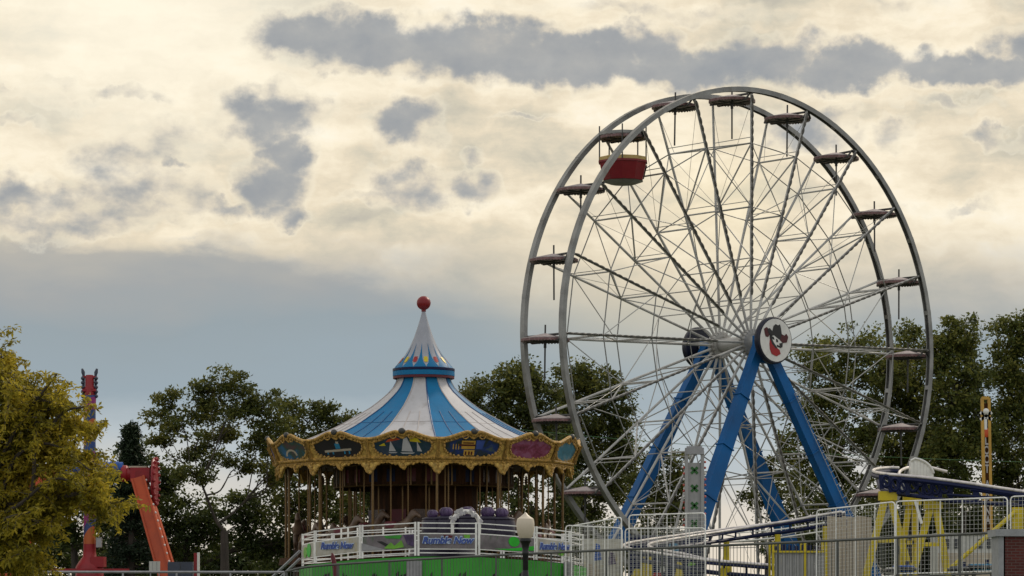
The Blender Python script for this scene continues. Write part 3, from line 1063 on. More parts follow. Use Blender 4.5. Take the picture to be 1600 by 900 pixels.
    mo.path(rope, [0.075 if i % 2 else 0.055 for i in range(len(rope))], 6)
    mo.path([on_panel(i / 8, zb - 0.10, 0.0) for i in range(9)], 0.05, 6)
    for t in (0.0, 1.0):
        mo.path([on_panel(t, zb + 0.05, 0.05), on_panel(t, zb + 0.4, 0.07), on_panel(t, zv + 0.04, 0.05)], [0.12, 0.07, 0.11], 7)
    for sgn in (-1, 1):    # scroll volutes at the crest
        for k2 in range(14):
            pass
        sp = []
        for k2 in range(15):
            a = k2 / 14 * 2.2 * PI
            rr = 0.035 + 0.011 * k2
            c = on_panel(0.5 + sgn * 0.115, zp - 0.12, 0.06)
            e = (on_panel(0.6, zp, 0) - on_panel(0.5, zp, 0)).normalized()
            sp.append(c + e * (rr * math.cos(a) * sgn) + Vector((0, 0, rr * math.sin(a))))
        mo.path(sp, 0.03, 5)
    # frame of leaves round the painting
    for k2 in range(30):
        a = 2 * PI * k2 / 30
        t = 0.5 + 0.415 * math.copysign(abs(math.cos(a)) ** 0.65, math.cos(a))
        z = zb + 0.53 + 0.445 * math.copysign(abs(math.sin(a)) ** 0.8, math.sin(a))
        z = min(z, top_edge(t) - 0.09)
        mo.sphere(on_panel(t, z, 0.035), 0.062 if k2 % 2 else 0.045, 6, 4, (1.2, 1, 1.2))
    mo_m = mo.mesh('moulding', M['gold_dark'], True)
    kb = MB()
    kb.sphere(on_panel(0.5, zp + 0.05, 0.03), 0.14, 10, 8, (1.15, 0.8, 0.9))
    kb_m = kb.mesh('crest_knob', M['dark_frame'], True)
    # painting shape

    def paint_mesh(name, m):
        p = MB()
        ring = []
        for k2 in range(40):
            a = 2 * PI * k2 / 40
            t = 0.5 + 0.40 * math.copysign(abs(math.cos(a)) ** 0.55, math.cos(a))
            z = zb + 0.53 + 0.43 * math.copysign(abs(math.sin(a)) ** 0.75, math.sin(a))
            ring.append(on_panel(t, min(z, top_edge(t) - 0.10), 0.018))
        p.quad_add([on_panel(0.5, zb + 0.5, 0.022)] + ring, [(0, 1 + k2, 1 + (k2 + 1) % 40) for k2 in range(40)])
        return p.mesh(name, m)

    def flat(pm, poly, out=0.03):
        pm.quad_add([on_panel(0.5 + x, zb + 0.5 + z, out) for x, z in poly], [tuple(range(len(poly)))])
    c_sky, c_dk = (0.02, 0.12, 0.30), (0.012, 0.012, 0.016)
    P_stadium = painting_mat('painting_blue_field', [(0.3, (0.10, 0.03, 0.05)), (0.45, (0.015, 0.06, 0.05)), (0.55, (0.02, 0.11, 0.25)), (0.7, (0.03, 0.16, 0.38))], 0.9, 2)
    P_night = painting_mat('painting_night', [(0.3, c_dk), (0.6, (0.02, 0.016, 0.02)), (0.75, (0.10, 0.045, 0.02))], 1.2, 5)
    P_boats = painting_mat('painting_harbour', [(0.3, (0.008, 0.03, 0.035)), (0.5, (0.015, 0.04, 0.07)), (0.62, (0.04, 0.05, 0.08)), (0.75, (0.35, 0.12, 0.05))], 1.4, 9)
    P_house = painting_mat('painting_street', [(0.3, (0.012, 0.014, 0.02)), (0.48, (0.02, 0.03, 0.03)), (0.6, (0.01, 0.03, 0.16)), (0.75, (0.10, 0.13, 0.03))], 1.3, 12)
    P_pink = painting_mat('painting_blossom', [(0.3, (0.10, 0.012, 0.03)), (0.45, (0.22, 0.04, 0.09)), (0.58, (0.28, 0.10, 0.20)), (0.72, (0.30, 0.05, 0.03))], 2.4, 15)
    P_dome = painting_mat('painting_blue_dome', [(0.3, (0.02, 0.09, 0.12)), (0.5, (0.03, 0.20, 0.32)), (0.65, (0.25, 0.27, 0.25))], 1.2, 19)
    P_violet = painting_mat('painting_violet_hills', [(0.3, (0.04, 0.03, 0.11)), (0.5, (0.10, 0.09, 0.22)), (0.65, (0.03, 0.10, 0.25))], 1.2, 23)
    order = {0: P_boats, 1: P_house, 2: P_pink, 3: P_dome, 4: P_violet, -1: P_night, -2: P_stadium, -3: P_violet}
    val_n = 64
    va = MB()

    def drop(t):
        # two arches to a panel with a long point on the panel corner and a double one in the middle
        e = min(t, 1 - t) * 2
        d = 0.13 + 0.12 * math.exp(-(e / 0.40) ** 2) + 0.38 * math.exp(-(e / 0.17) ** 2) + 0.32 * math.exp(-((1 - e) / 0.26) ** 2) * (0.75 + 0.25 * math.cos((1 - e) * 20))
        return d + 0.025 * math.sin(t * 2 * PI * 16)
    vs = []
    for i in range(val_n + 1):
        t = i / val_n
        d = drop(t)
        for out in (-0.02, -0.09):
            vs += [on_panel(t, zb - 0.02, out), on_panel(t, zb - d * 0.5, out + 0.03), on_panel(t, zb - d, out)]
    fs = []
    for i in range(val_n):
        a, b = i * 6, (i + 1) * 6
        fs += [(a, b, b + 1, a + 1), (a + 1, b + 1, b + 2, a + 2), (a + 3, a + 4, b + 4, b + 3), (a + 4, a + 5, b + 5, b + 4), (a + 2, b + 2, b + 5, a + 5)]
    va.quad_add(vs, fs)
    va_m = va.mesh('valance', M['gold'], True)
    ve = MB()
    ve.path([on_panel(i / val_n, zb - drop(i / val_n) + 0.01, -0.0) for i in range(val_n + 1)], 0.035, 5)
    for t in (0.0, 0.5, 1.0):
        for dz in (0.15, 0.28, 0.4):
            ve.sphere(on_panel(t, zb - dz, 0.03), 0.06, 6, 4)
    for i in range(12):
        ve.sphere(on_panel(0.06 + i * 0.08, zb - 0.16, 0.0), 0.05, 6, 4)
    ve_m = ve.mesh('valance_edge', M['gold_dark'], True)
    for i in range(NP):
        q = i if i <= 7 else i - NP
        rz = off - step / 2 + i * step
        # panel q=0 is the middle one
        o = put(pan_m, 'cornice_panel', root, rz=rz)
        put(mo_m, 'moulding', o)
        put(kb_m, 'crest_knob', o)
        m = order.get(q, [P_night, P_dome, P_pink][i % 3])
        pm = put(paint_mesh('painting', m), 'painting', o)
        if q == 0:
            fm = MB()
            fm.cur = 0
            flat(fm, [(-.20, -.20), (-.10, -.20), (-.17, .22)])
            flat(fm, [(-.02, -.2), (.14, -.22), (.10, .1), (.06, .36), (.01, .30)])
            flat(fm, [(.2, -.2), (.27, -.22), (.20, .2)])
            fm.cur = 1
            flat(fm, [(-.24, .16), (-.03, .28), (-.10, .36), (-.2, .28)], .026)
            fm.cur = 2
            flat(fm, [(.10, .2), (.26, .14), (.20, .34), (.1, .42)], .026)
            fm.cur = 0
            flat(fm, [(-.21, -.24), (-.08, -.24), (-.10, -.28), (-.19, -.28)], .031)
            flat(fm, [(-.04, -.25), (.17, -.26), (.14, -.31), (-.01, -.31)], .031)
            fm.cur = 2
            flat(fm, [(-.34, .02), (-.26, .14), (-.24, .02)], .027)
            fm.build('painted_sails', [M['roof_white'], M['orange'], M['yellow']], o)
        if q == -1:
            fm = MB()
            flat(fm, [(-.24, -.20), (.22, -.14), (.22, -.05), (-.24, -.11)])
            fm.cur = 1
            flat(fm, [(-.04, -.06), (.04, -.05), (.03, .16), (-.05, .16)])
            for x_ in (-.19, -.1, .1, .18):
                flat(fm, [(x_ - .012, -.28), (x_ + .012, -.28), (x_ + .012, -.16), (x_ - .012, -.16)], .028)
            fm.cur = 0
            flat(fm, [(-.02, .15), (.02, .15), (.025, .24), (-.025, .24)], .034)
            fm.build('painted_bench', [M['beige'], M['kart_blue']], o)
        if q == -2:
            fm = MB()
            for k2 in range(10):
                a0, a1 = PI * k2 / 10, PI * (k2 + 1) / 10
                flat(fm, [(-.05 + .17 * math.cos(a0), -.25 + .28 * math.sin(a0)), (-.05 + .17 * math.cos(a1), -.25 + .28 * math.sin(a1)), (-.05 + .12 * math.cos(a1), -.25 + .2 * math.sin(a1)), (-.05 + .12 * math.cos(a0), -.25 + .2 * math.sin(a0))])
            fm.build('painted_arc', M['beige'], o)
        if q == 1:
            fm = MB()
            flat(fm, [(-.16, -.1), (.04, -.1), (.04, .24), (-.16, .24)])
            flat(fm, [(-.12, -.36), (.04, -.36), (.04, -.14), (-.12, -.14)], .028)
            fm.cur = 1
            flat(fm, [(-.2, .02), (.04, .02), (.04, .09), (-.2, .09)], .034)
            fm.cur = 2
            flat(fm, [(.06, -.1), (.15, -.1), (.18, .26), (.05, .26)])
            fm.cur = 0
            for x_ in (-.28, -.24, -.2):
                flat(fm, [(x_ - .008, -.12), (x_ + .008, -.12), (x_ + .006, .1), (x_ - .006, .1)], .028)
            fm.cur = 1
            flat(fm, [(-.14, .12), (.02, .12), (.02, .17), (-.14, .17)], .034)
            for x_ in (-.09, -.04, .0):
                flat(fm, [(x_ - .012, -.34), (x_ + .012, -.34), (x_ + .012, -.2), (x_ - .012, -.2)], .033)
            fm.build('painted_houses', [M['ochre'], M['emb_dark'], M['text_blue']], o)
        vo = put(va_m, 'valance', root, rz=rz)
        put(ve_m, 'valance_edge', vo)
    # --- inside: ceiling, core, poles, horses, floor
    FL = zz(873, 140)
    ce = MB()
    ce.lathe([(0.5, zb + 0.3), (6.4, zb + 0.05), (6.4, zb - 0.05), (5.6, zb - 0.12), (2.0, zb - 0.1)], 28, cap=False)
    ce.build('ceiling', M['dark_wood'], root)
    inn = MB()
    inn.lathe([(3.9, zb - 0.05), (3.9, zb - 1.05), (3.8, zb - 1.05), (3.8, zb - 0.05)], 28, cap=False)
    ic = inn.build('inner_cornice', M['dark_wood'], root)
    tr = MB()
    for zt_ in (zb - 0.12, zb - 1.0):
        tr.path([pol(3.93, 2 * PI * k2 / 42, zt_) for k2 in range(42)], 0.035, 5, True)
    tr.build('gilt_hoop', M['brass'], ic)
    for k2 in range(28):
        bt = MB()
        a_ = (k2 + .5) * 2 * PI / 28
        bt.bar(pol(3.94, a_, zb - 1.0), pol(3.94, a_, zb - 0.1), 0.07, 0.04, pol(1, a_, 0))
        bt.build('batten', M['brass'], ic)
    for k2 in range(14):
        im = MB()
        a_ = k2 * 2 * PI / 14
        im.quad_add([pol(3.925, a_ - .16, zb - .85), pol(3.925, a_ + .16, zb - .85), pol(3.925, a_ + .16, zb - .3), pol(3.925, a_ - .16, zb - .3)], [(0, 1, 2, 3)])
        im.build('inner_painting', [M['maroon'], M['navy'], M['mirror'], M['bark_grey']][k2 % 4], ic)
    co = MB()
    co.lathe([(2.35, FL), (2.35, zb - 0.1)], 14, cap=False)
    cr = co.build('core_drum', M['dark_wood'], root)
    for i in range(14):
        a = i * step
        p = MB()
        e0, e1 = pol(2.42, a - 0.16, 0), pol(2.42, a + 0.16, 0)
        p.quad_add([e0 + Vector((0, 0, FL + .6)), e1 + Vector((0, 0, FL + .6)), e1 + Vector((0, 0, FL + 2.1)), e0 + Vector((0, 0, FL + 2.1))], [(0, 1, 2, 3)])
        p.build('core_panel', [M['mirror'], M['maroon'], M['navy']][i % 3], cr)
    fl_ = MB()
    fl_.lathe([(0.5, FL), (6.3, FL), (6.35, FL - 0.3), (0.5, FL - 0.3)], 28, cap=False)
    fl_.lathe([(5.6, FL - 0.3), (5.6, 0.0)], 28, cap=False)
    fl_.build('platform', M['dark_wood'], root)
    po = MB()
    po.tube((0, 0, FL), (0, 0, zb - 0.08), 0.055, n=8)
    po_m = po.mesh('sweep_post', M['brass'], True)
    for i in range(NP):
        put(po_m, 'sweep_post', root, pol(6.1, off + i * step, 0))
    hp = MB()
    hp.path([(0, 0, FL + 0.05 * k2) for k2 in range(0, int((zb - 0.1 - FL) / 0.05))], [0.03 + 0.008 * (k2 % 2) for k2 in range(0, int((zb - 0.1 - FL) / 0.05))], 6)
    hp_m = hp.mesh('brass_pole', M['brass'], True)
    # one horse, one continuous body grown over a skeleton
    hv = [(0, 0, 0), (.35, 0, .02), (.6, 0, .10), (.82, 0, .42), (.96, 0, .66), (1.12, 0, .60), (1.30, 0, .44), (-.35, 0, .03), (-.62, 0, .04),
          (-.80, 0, .06), (-.98, 0, -.18), (-.96, 0, -.45),
          (.55, .14, -.20), (.80, .15, -.38), (.72, .15, -.66), (.80, .15, -.74), (.5, -.14, -.22), (.62, -.15, -.52), (.46, -.15, -.74), (.54, -.15, -.82),
          (-.58, .14, -.24), (-.78, .15, -.48), (-1.02, .15, -.70), (-.98, .15, -.78), (-.5, -.14, -.26), (-.58, -.15, -.54), (-.84, -.15, -.78), (-.80, -.15, -.86),
          (.93, .05, .80), (.93, -.05, .80)]
    hr = [.27, .26, .22, .15, .13, .11, .075, .24, .24, .06, .07, .03, .11, .07, .05, .06, .11, .07, .05, .06, .13, .075, .05, .06, .13, .075, .05, .06, .03, .03]
    he = [(0, 1), (1, 2), (2, 3), (3, 4), (4, 5), (5, 6), (0, 7), (7, 8), (8, 9), (9, 10), (10, 11), (2, 12), (12, 13), (13, 14), (14, 15), (2, 16), (16, 17), (17, 18), (18, 19),
          (8, 20), (20, 21), (21, 22), (22, 23), (8, 24), (24, 25), (25, 26), (26, 27), (4, 28), (4, 29)]
    me = bpy.data.meshes.new('horse_skeleton')
    me.from_pydata(hv, he, [])
    ho = bpy.data.objects.new('horse_skeleton', me)
    C.objects.link(ho)
    md = ho.modifiers.new('skin', 'SKIN')
    for v, r in zip(me.skin_vertices[0].data, hr):
        v.radius = (r, r)
    me.skin_vertices[0].data[0].use_root = True
    sb = ho.modifiers.new('sub', 'SUBSURF')
    sb.levels = 1
    sb.render_levels = 1
    dg = bpy.context.evaluated_depsgraph_get()
    hm = bpy.data.meshes.new_from_object(ho.evaluated_get(dg))
    bpy.data.objects.remove(ho)
    hm.materials.clear()
    hm.materials.append(M['horse'])
    hm.polygons.foreach_set('use_smooth', [True] * len(hm.polygons))
    sd_ = MB()
    sd_.lathe([(0.01, .30), (.22, .29), (.29, .18), (.29, .02), (.26, .02), (.26, .16)], 12, mtx=Matrix.Diagonal((1.1, 1.0, 1.0)), cap=False)
    sd_m = sd_.mesh('saddle', M['maroon'], True)
    for ring, (r, cnt, ph) in enumerate(((5.45, 14, .22), (4.45, 10, .05))):
        for i in range(cnt):
            th = ph + i * 2 * PI / cnt
            h = 0.95 + 0.28 * math.sin(i * 2.1 + ring)
            p = pol(r, th, 0)
            b = put(hp_m, 'brass_pole', root, p)
            hh = put(hm, 'wooden_horse', root, p + Vector((0, 0, FL + h)), th)
            put(sd_m, 'saddle', hh)
    for i in range(18):
        put(hp_m, 'brass_pole', root, pol(3.3, .1 + i * 2 * PI / 18, 0))
    for i in range(20):
        put(hp_m, 'brass_pole', root, pol(5.0, .21 + i * 2 * PI / 20, 0))
    # bulb arches hung under the inner cornice
    ar = MB()
    for k2 in range(11):
        a = -0.25 + (PI + 0.5) * k2 / 10
        ar.sphere((0.33 * math.cos(a), 0.1 , 0.33 * math.sin(a)), 0.042, 8, 6)
    ar_m = ar.mesh('bulb_row', M['bulb'], True)
    ab = MB()
    ab.path([(0.33 * math.cos(-0.3 + (PI + .6) * k2 / 14), 0.05, 0.33 * math.sin(-0.3 + (PI + .6) * k2 / 14)) for k2 in range(15)], 0.055, 6)
    ab_m = ab.mesh('light_arch', M['dark_wood'], True)
    for i in range(11):
        th = R_(105) + i * R_(15)
        o = put(ab_m, 'light_arch', root, pol(4.75, th, zz(757, 144)), th)
        put(ar_m, 'bulb_row', o)


build_carousel()


# ------------------------------------------------------------------ the spinning ride in front of the carousel
def build_spin_ride():
    CX, CY = at(692, 0, 122).x, 122.0
    G = ground_z(CX, CY)
    K = 122 / F
    root = thing('spinning_ride', 'green skirted octagonal ride platform with white railings and printed banners', 'fairground ride', (CX, CY, G))

    def zz(py, Y):
        return EYE + (Y0 - py) / F * Y - G
    RR = 5.35
    n = 8
    # corners as seen: pairs of posts at 578, 676, 762, 850 (px) etc
    angs = [-88, -62, -33, -9, 15, 41, 64, 90, 120, 155, 195, 235]
    angs = [R_(a) for a in angs]
    DZ = zz(868, 117)
    TZ = zz(815.5, 117)

    def pol(r, th, z):
        return Vector((r * math.sin(th), -r * math.cos(th), z))

    def lowz(th):        # the deck and rail dip a little to the sides
        return -0.32 * abs(math.sin(th)) ** 2
    dk = MB()
    top = [pol(RR + 0.12, t, DZ - 0.04 + lowz(t)) for t in angs]
    bot = [pol(RR + 0.12, t, 0.0) for t in angs]
    k = len(angs)
    dk.quad_add(top + bot, [(i, (i + 1) % k, (i + 1) % k + k, i + k) for i in range(k)])
    sk = dk.build('skirt', M['green'], root)
    # dark figures printed on the skirt
    rr = random.Random(5)
    for i in range(1, 6):
        A, B = angs[i], angs[i + 1]
        for f in (0.3, 0.72):
            p0, p1 = pol(RR + 0.135, A, 0), pol(RR + 0.135, B, 0)
            e = (p1 - p0).normalized()
            c = p0.lerp(p1, f) + Vector((0, 0, DZ - 0.95))
            pr = MB()
            for j in range(5):
                x = (j - 2) * 0.07
                h = 0.12 + 0.26 * rr.random()
                pr.quad_add([c + e * (x - .036) + Vector((0, 0, -.5)), c + e * (x + .035) + Vector((0, 0, -.5)), c + e * (x + .03 + .08 * rr.random()) + Vector((0, 0, h)), c + e * (x - .02) + Vector((0, 0, h * .8))], [(0, 1, 2, 3)])
            pr.build('printed_silhouette', M['black'], sk)
    for t, w in ((R_(-12), .5), (R_(57), .1)):
        wp = MB()
        for j in range(4):
            c = pol(RR + 0.16, t + 0.026 * j, DZ / 2 - 0.1)
            wp.box(c, (0.14, 0.06, DZ - 0.2))
        wp.build('corrugated_door', M['grey_rail'], sk)
    fl = MB()
    fl.quad_add([pol(RR + 0.1, t, DZ + lowz(t) - 0.02) for t in angs], [tuple(range(k))])
    fl.build('deck', M['steel'], root)
    # railing sections: two posts, rails, banner
    for i in range(k):
        A, B = angs[i], angs[(i + 1) % k]
        p, q = pol(RR, A, 0), pol(RR, B, 0)
        e = (q - p).normalized()
        p = p + e * 0.06
        q = q - e * 0.06
        za, zb = DZ + lowz(A), DZ + lowz(B)
        H = TZ - DZ
        mb = MB()
        up = Vector((0, 0, 1))
        for s, z0 in ((p, za), (q, zb)):
            mb.bar(s + up * z0, s + up * (z0 + H), 0.075, 0.075)
        for f in (0.085, 0.20, 0.66, 0.82, 0.97):
            mb.bar(p + up * (za + H * f), q + up * (zb + H * f), 0.038, 0.038)
        ro = mb.build('railing', M['white_rail'], root)
        if i in (0, 1, 2, 3, 4, 5):
            b = MB()
            out = Vector((e.y, -e.x, 0)) * 0.03
            b0, b1 = 0.22, 0.64
            b.quad_add([p + out + up * (za + H * b0), q + out + up * (zb + H * b0), q + out + up * (zb + H * b1), p + out + up * (za + H * b1)], [(0, 1, 2, 3)])
            bo = b.build('banner', M['banner_pale'] if i in (0, 1, 5) else M['banner'], ro)

            def on(u, v, d=0.05):
                return p.lerp(q, u) + Vector((e.y, -e.x, 0)) * d + up * (za + (zb - za) * u + H * (b0 + (b1 - b0) * v))

            def shape(name, poly, m, d=0.05):
                s = MB()
                s.quad_add([on(u, v, d) for u, v in poly], [tuple(range(len(poly)))])
                s.build(name, m, ro)

            def oval(u, v, ru, rv):
                return [(u + ru * math.cos(t * PI / 8), v + rv * math.sin(t * PI / 8)) for t in range(16)]
            if i in (1, 3, 5):
                tm = text_mesh('Rumble Now', 0.34, 0.006, M['text_blue'], 'lettering', 0.25, bold=0.012)
                to = put(tm, 'lettering', ro, on(0.5, 0.55, 0.07), math.atan2(e.y, e.x))
                tm2 = text_mesh('Rumble Now', 0.34, 0.002, M['text_pale'], 'lettering_edge', 0.25, bold=0.03)
                put(tm2, 'lettering_edge', ro, on(0.5, 0.57, 0.06), math.atan2(e.y, e.x))
            if i == 0:
                shape('green_figure', oval(.62, .5, .17, .52), M['bright_green'])
                shape('pale_green_figure', oval(.32, .42, .14, .4), M['lime'])
            if i == 2:
                shape('grey_stripe', [(.0, .55), (.0, .0), (.45, .0)], M['grey_rail'])
                shape('dark_stripe', [(.28, .62), (.38, .62), (.66, .02), (.56, .0)], M['black'])
                shape('lime_leaf', [(.42, .1), (.55, .5), (.62, .25), (.75, .62), (.8, .12), (.6, .02)], M['lime'], 0.054)
                shape('violet_stripe', [(.78, .98), (.98, .98), (.98, .1), (.86, .3)], M['purple'])
                shape('green_patch', [(.42, .98), (.76, .98), (.72, .72), (.46, .8)], M['green'])
            if i == 4:
                shape('green_disc', oval(.62, .66, .1, .36), M['bright_green'])
                shape('green_swoosh', [(.25, .06), (.5, .12), (.8, .3), (.98, .45), (.98, .12), (.6, .0)], M['bright_green'], .054)
            if i == 5:
                shape('lime_spot', oval(.72, .16, .1, .2), M['lime'])
            if i == 3:
                shape('green_corner', [(.78, .98), (.9, .98), (.88, .7), (.8, .72)], M['lime'])
                shape('red_patch', [(.42, .98), (.6, .9), (.56, .7), (.48, .74)], M['maroon'])
    st = MB()    # stair with handrails on the left
    for s in (0.0, 0.55):
        a = pol(RR + 0.1, R_(-88), DZ + 0.45 - 0.32)
        st.tube(a + Vector((0, s, 0.15)), a + Vector((-1.15, s, -0.95)), 0.04)
        st.tube(a + Vector((0, s, -0.15)), a + Vector((-1.15, s, -1.25)), 0.04)
        st.tube(a + Vector((-1.15, s, -0.95)), a + Vector((-2.3, s, -1.35)), 0.04)
    for j in range(6):
        st.box(pol(RR + 0.1, R_(-88), DZ - 0.5) + Vector((-0.15 - 0.3 * j, 0.28, -0.26 * j)), (0.3, 0.6, 0.04))
    st.build('stairway', M['grey_rail'], root)
    # lattice frames standing inside the railing on the left
    la = MB()
    for px in (540, 551, 566, 606, 640):
        x = (px - 692) * K
        y = -math.sqrt(max(0.3, (RR - 0.5) ** 2 - x * x))
        la.box((x, y, DZ + 0.6 - .15), (0.06, 0.06, 1.2))
    la.build('inner_frame_post', M['white_rail'], root)
    # centre mast under the cars
    ce = MB()
    ce.lathe([(1.3, DZ), (1.2, DZ + 0.5), (0.6, DZ + 0.9), (0.01, DZ + 1.0)], 20, cap=False)
    ce.build('turntable', M['dark_purple'], root, True)
    # cars
    cars = [(676, 805, 0.34, 'purple domed ride car at the left end of the row'),
            (697, 803, 0.42, 'purple domed ride car just left of the white arch'),
            (731, 802, 0.42, 'purple domed ride car framed by the white arch'),
            (762, 803, 0.44, 'purple domed ride car just right of the white arch'),
            (784, 804, 0.42, 'purple domed ride car nearest the street lamp')]
    first = None
    for (px, py, r, lab) in cars:
        Yc = 119.6
        c = at(px, py, Yc)
        if first is None:
            first = thing('ride_car', lab, 'ride car', (0, 0, 0), 0, 'purple cars of the spinning ride')
            b = MB()
            b.lathe([(0.01, -1.0), (0.4, -1.0), (0.46, -0.8), (0.46, -0.26), (0.36, -0.10), (0.18, -0.06)], 18, cap=False)
            b.build('car_body', M['dark_purple'], first, True)
            d = MB()
            d.sphere((0, 0, 0.02), 0.22, 18, 12, (1, 1, 0.95))
            dome = d.build('domed_top', M['purple'], first, True)
            s = MB()
            for k2 in range(12):
                a = 2 * PI * k2 / 12
                s.path([(0.225 * math.cos(a) * math.cos(t), 0.225 * math.sin(a) * math.cos(t), 0.02 + 0.21 * math.sin(t)) for t in (0.0, 0.4, 0.8, 1.2)], [0.02, 0.028, 0.026, 0.014], 5)
            s.build('dome_rib', M['purple'], dome)
            w = MB()
            w.path([(0.40 * math.cos(2 * PI * k2 / 20), 0.40 * math.sin(2 * PI * k2 / 20), -0.16) for k2 in range(20)], 0.05, 6, True)
            w.build('bumper', M['dark_purple'], first)
            o = first
        else:
            o = copy_tree(first)
            o['label'] = lab
        o.location = c
        o.scale = (r / 0.38,) * 3
    ls = at(662, 809, 119.8)
    # arch with flowers
    ac = at(728, 818, 118.6)
    arch = thing('flower_arch', 'white arch studded with pale flowers behind the ride railing', 'arch', ac)
    m = MB()
    ro_ = 0.50
    m.path([(ro_ * math.cos(PI * k2 / 20), 0, ro_ * 0.92 * math.sin(PI * k2 / 20) - 0.02) for k2 in range(21)], 0.085, 8)
    for s in (-1, 1):
        m.path([(s * ro_, 0, 0), (s * ro_, 0, -0.8)], 0.06, 8)
    m.build('hoop', M['white'], arch, True)
    rr = random.Random(3)
    f = MB()
    for k2 in range(5):
        f.sphere((.028 * math.cos(k2 * 2 * PI / 5), 0, .028 * math.sin(k2 * 2 * PI / 5)), .026, 6, 4)
    f_m = f.mesh('flower', M['roof_white'])
    for k2 in range(40):
        a = PI * rr.random()
        r = ro_ + rr.uniform(-.11, .11)
        fo = put(f_m, 'flower', arch, (r * math.cos(a), rr.uniform(-.12, -.06), r * .92 * math.sin(a)))
        fo.scale = (rr.uniform(.7, 1.3),) * 3
    # folded red parasol left
    p0 = at(519, 864, 115.2)
    g = ground_z(p0.x, p0.y)
    ps = thing('folded_parasol', 'folded dark red parasol leaning by the green skirt', 'parasol', (p0.x, p0.y, g))
    m = MB()
    h = p0.z - g
    m.path([(0, 0, h), (0.02, 0, h - .12), (0.1, 0, h - .5), (.17, 0, h - 1.0), (.22, 0, max(.5, h - 1.6))], [.03, .08, .10, .13, .16], 10)
    m.build('folded_cloth', M['maroon'], ps, True)
    m = MB()
    m.tube((.2, 0, 0), (.22, 0, max(.6, h - 1.5)), .03)
    m.build('pole', M['steel'], ps)


build_spin_ride()


# ------------------------------------------------------------------ fences
def picket_fence():
    P0, P1 = at(446, 893, 112), at(1562, 832, 90)
    mid = [at(700, 871.5, 107), at(920, 861, 102.7), at(1240, 847.5, 96.3)]
    ctrl = [P0, at(500, 884, 111)] + mid + [P1]
    pts = spline(ctrl, 24)
    root = thing('picket_railing', 'long dark metal railing with upright bars running across the front of the park', 'railing', (0, 0, 0))
    H = 1.28
    mb = MB()
    mb.path(pts, 0.045, 6)
    mb.build('top_rail', M['dark_rail'], root)
    mb = MB()
    mb.path([p - Vector((0, 0, 1.14)) for p in pts], 0.03, 6)
    mb.build('bottom_rail', M['dark_rail'], root)
    # arc-length positions
    d = [0.0]
    for a, b in zip(pts, pts[1:]):
        d.append(d[-1] + (b - a).length)
    L = d[-1]

    def along(s):
        for i in range(len(d) - 1):
            if d[i + 1] >= s:
                return pts[i].lerp(pts[i + 1], (s - d[i]) / max(1e-6, d[i + 1] - d[i]))
        return pts[-1]
    pk = MB()
    s = 0.1
    while s < L:
        p = along(s)
        pk.bar(p - Vector((0, 0, 1.14)), p, 0.017, 0.017)
        s += 0.145
    o = pk.build('uprights', M['dark_rail'], root)
    s = 0.05
    while s < L:
        p = along(s)
        pm = MB()
        g = ground_z(p.x, p.y)
        pm.bar((p.x, p.y, min(g, p.z - 1.2) - 0.2), p, 0.06, 0.06)
        pm.build('post', M['dark_rail'], root)
        s += 2.45
    # plain pipe rail continuing to the left
    r2 = thing('pipe_rail', 'plain grey pipe rail along the bottom left, beyond the end of the barred railing', 'railing', (0, 0, 0))
    mb = MB()
    a, b = at(-60, 893.5, 112), at(444, 894, 112)
    mb.tube(a, b, 0.05)
    mb.build('top_rail', M['grey_rail'], r2)
    mb = MB()
    mb.tube(a - Vector((0, 0, .5)), b - Vector((0, 0, .5)), 0.04)
    mb.build('bottom_rail', M['grey_rail'], r2)
    for i in range(7):
        p = a.lerp(b, i / 6)
        pm = MB()
        pm.bar((p.x, p.y, ground_z(p.x, p.y) - .2), p, 0.06, 0.06)
        pm.build('post', M['grey_rail'], r2)


picket_fence()


def mesh_panel(A, B, H, label, nst, gap=0.13):
    """welded wire panel between top corners A and B"""
    root = thing('mesh_panel', label, 'fence panel', (A.x, A.y, A.z - H), 0, 'white wire mesh fence panels')
    T = -Vector((A.x, A.y, A.z - H))
    A, B = A + T, B + T
    up = Vector((0, 0, H))
    c = 0.10
    e = (B - A).normalized()
    f = MB()
    f.path([A - up, A - Vector((0, 0, c)), A + e * c * .3 - Vector((0, 0, c * .3)), A + e * c, B - e * c, B - e * c * .3 - Vector((0, 0, c * .3)), B - Vector((0, 0, c)), B - up], 0.023, 6)
    f.tube(A - up, B - up, 0.023)
    f.build('frame', M['white_rail'], root)
    for i in range(1, nst):
        p = A.lerp(B, i / nst)
        s = MB()
        s.tube(p, p - up, 0.016)
        s.build('stiffener', M['white_rail'], root)
    w = MB()
    L = (B - A).length
    n = int(L / gap)
    for i in range(1, n):
        p = A.lerp(B, i / n)
        w.bar(p, p - up, 0.0075, 0.0075)
    n = int(H / gap)
    for i in range(1, n):
        w.bar(A - up * (i / n), B - up * (i / n), 0.0075, 0.0075)
    w.build('wire_grid', M['mesh_wire'], root)
    return root


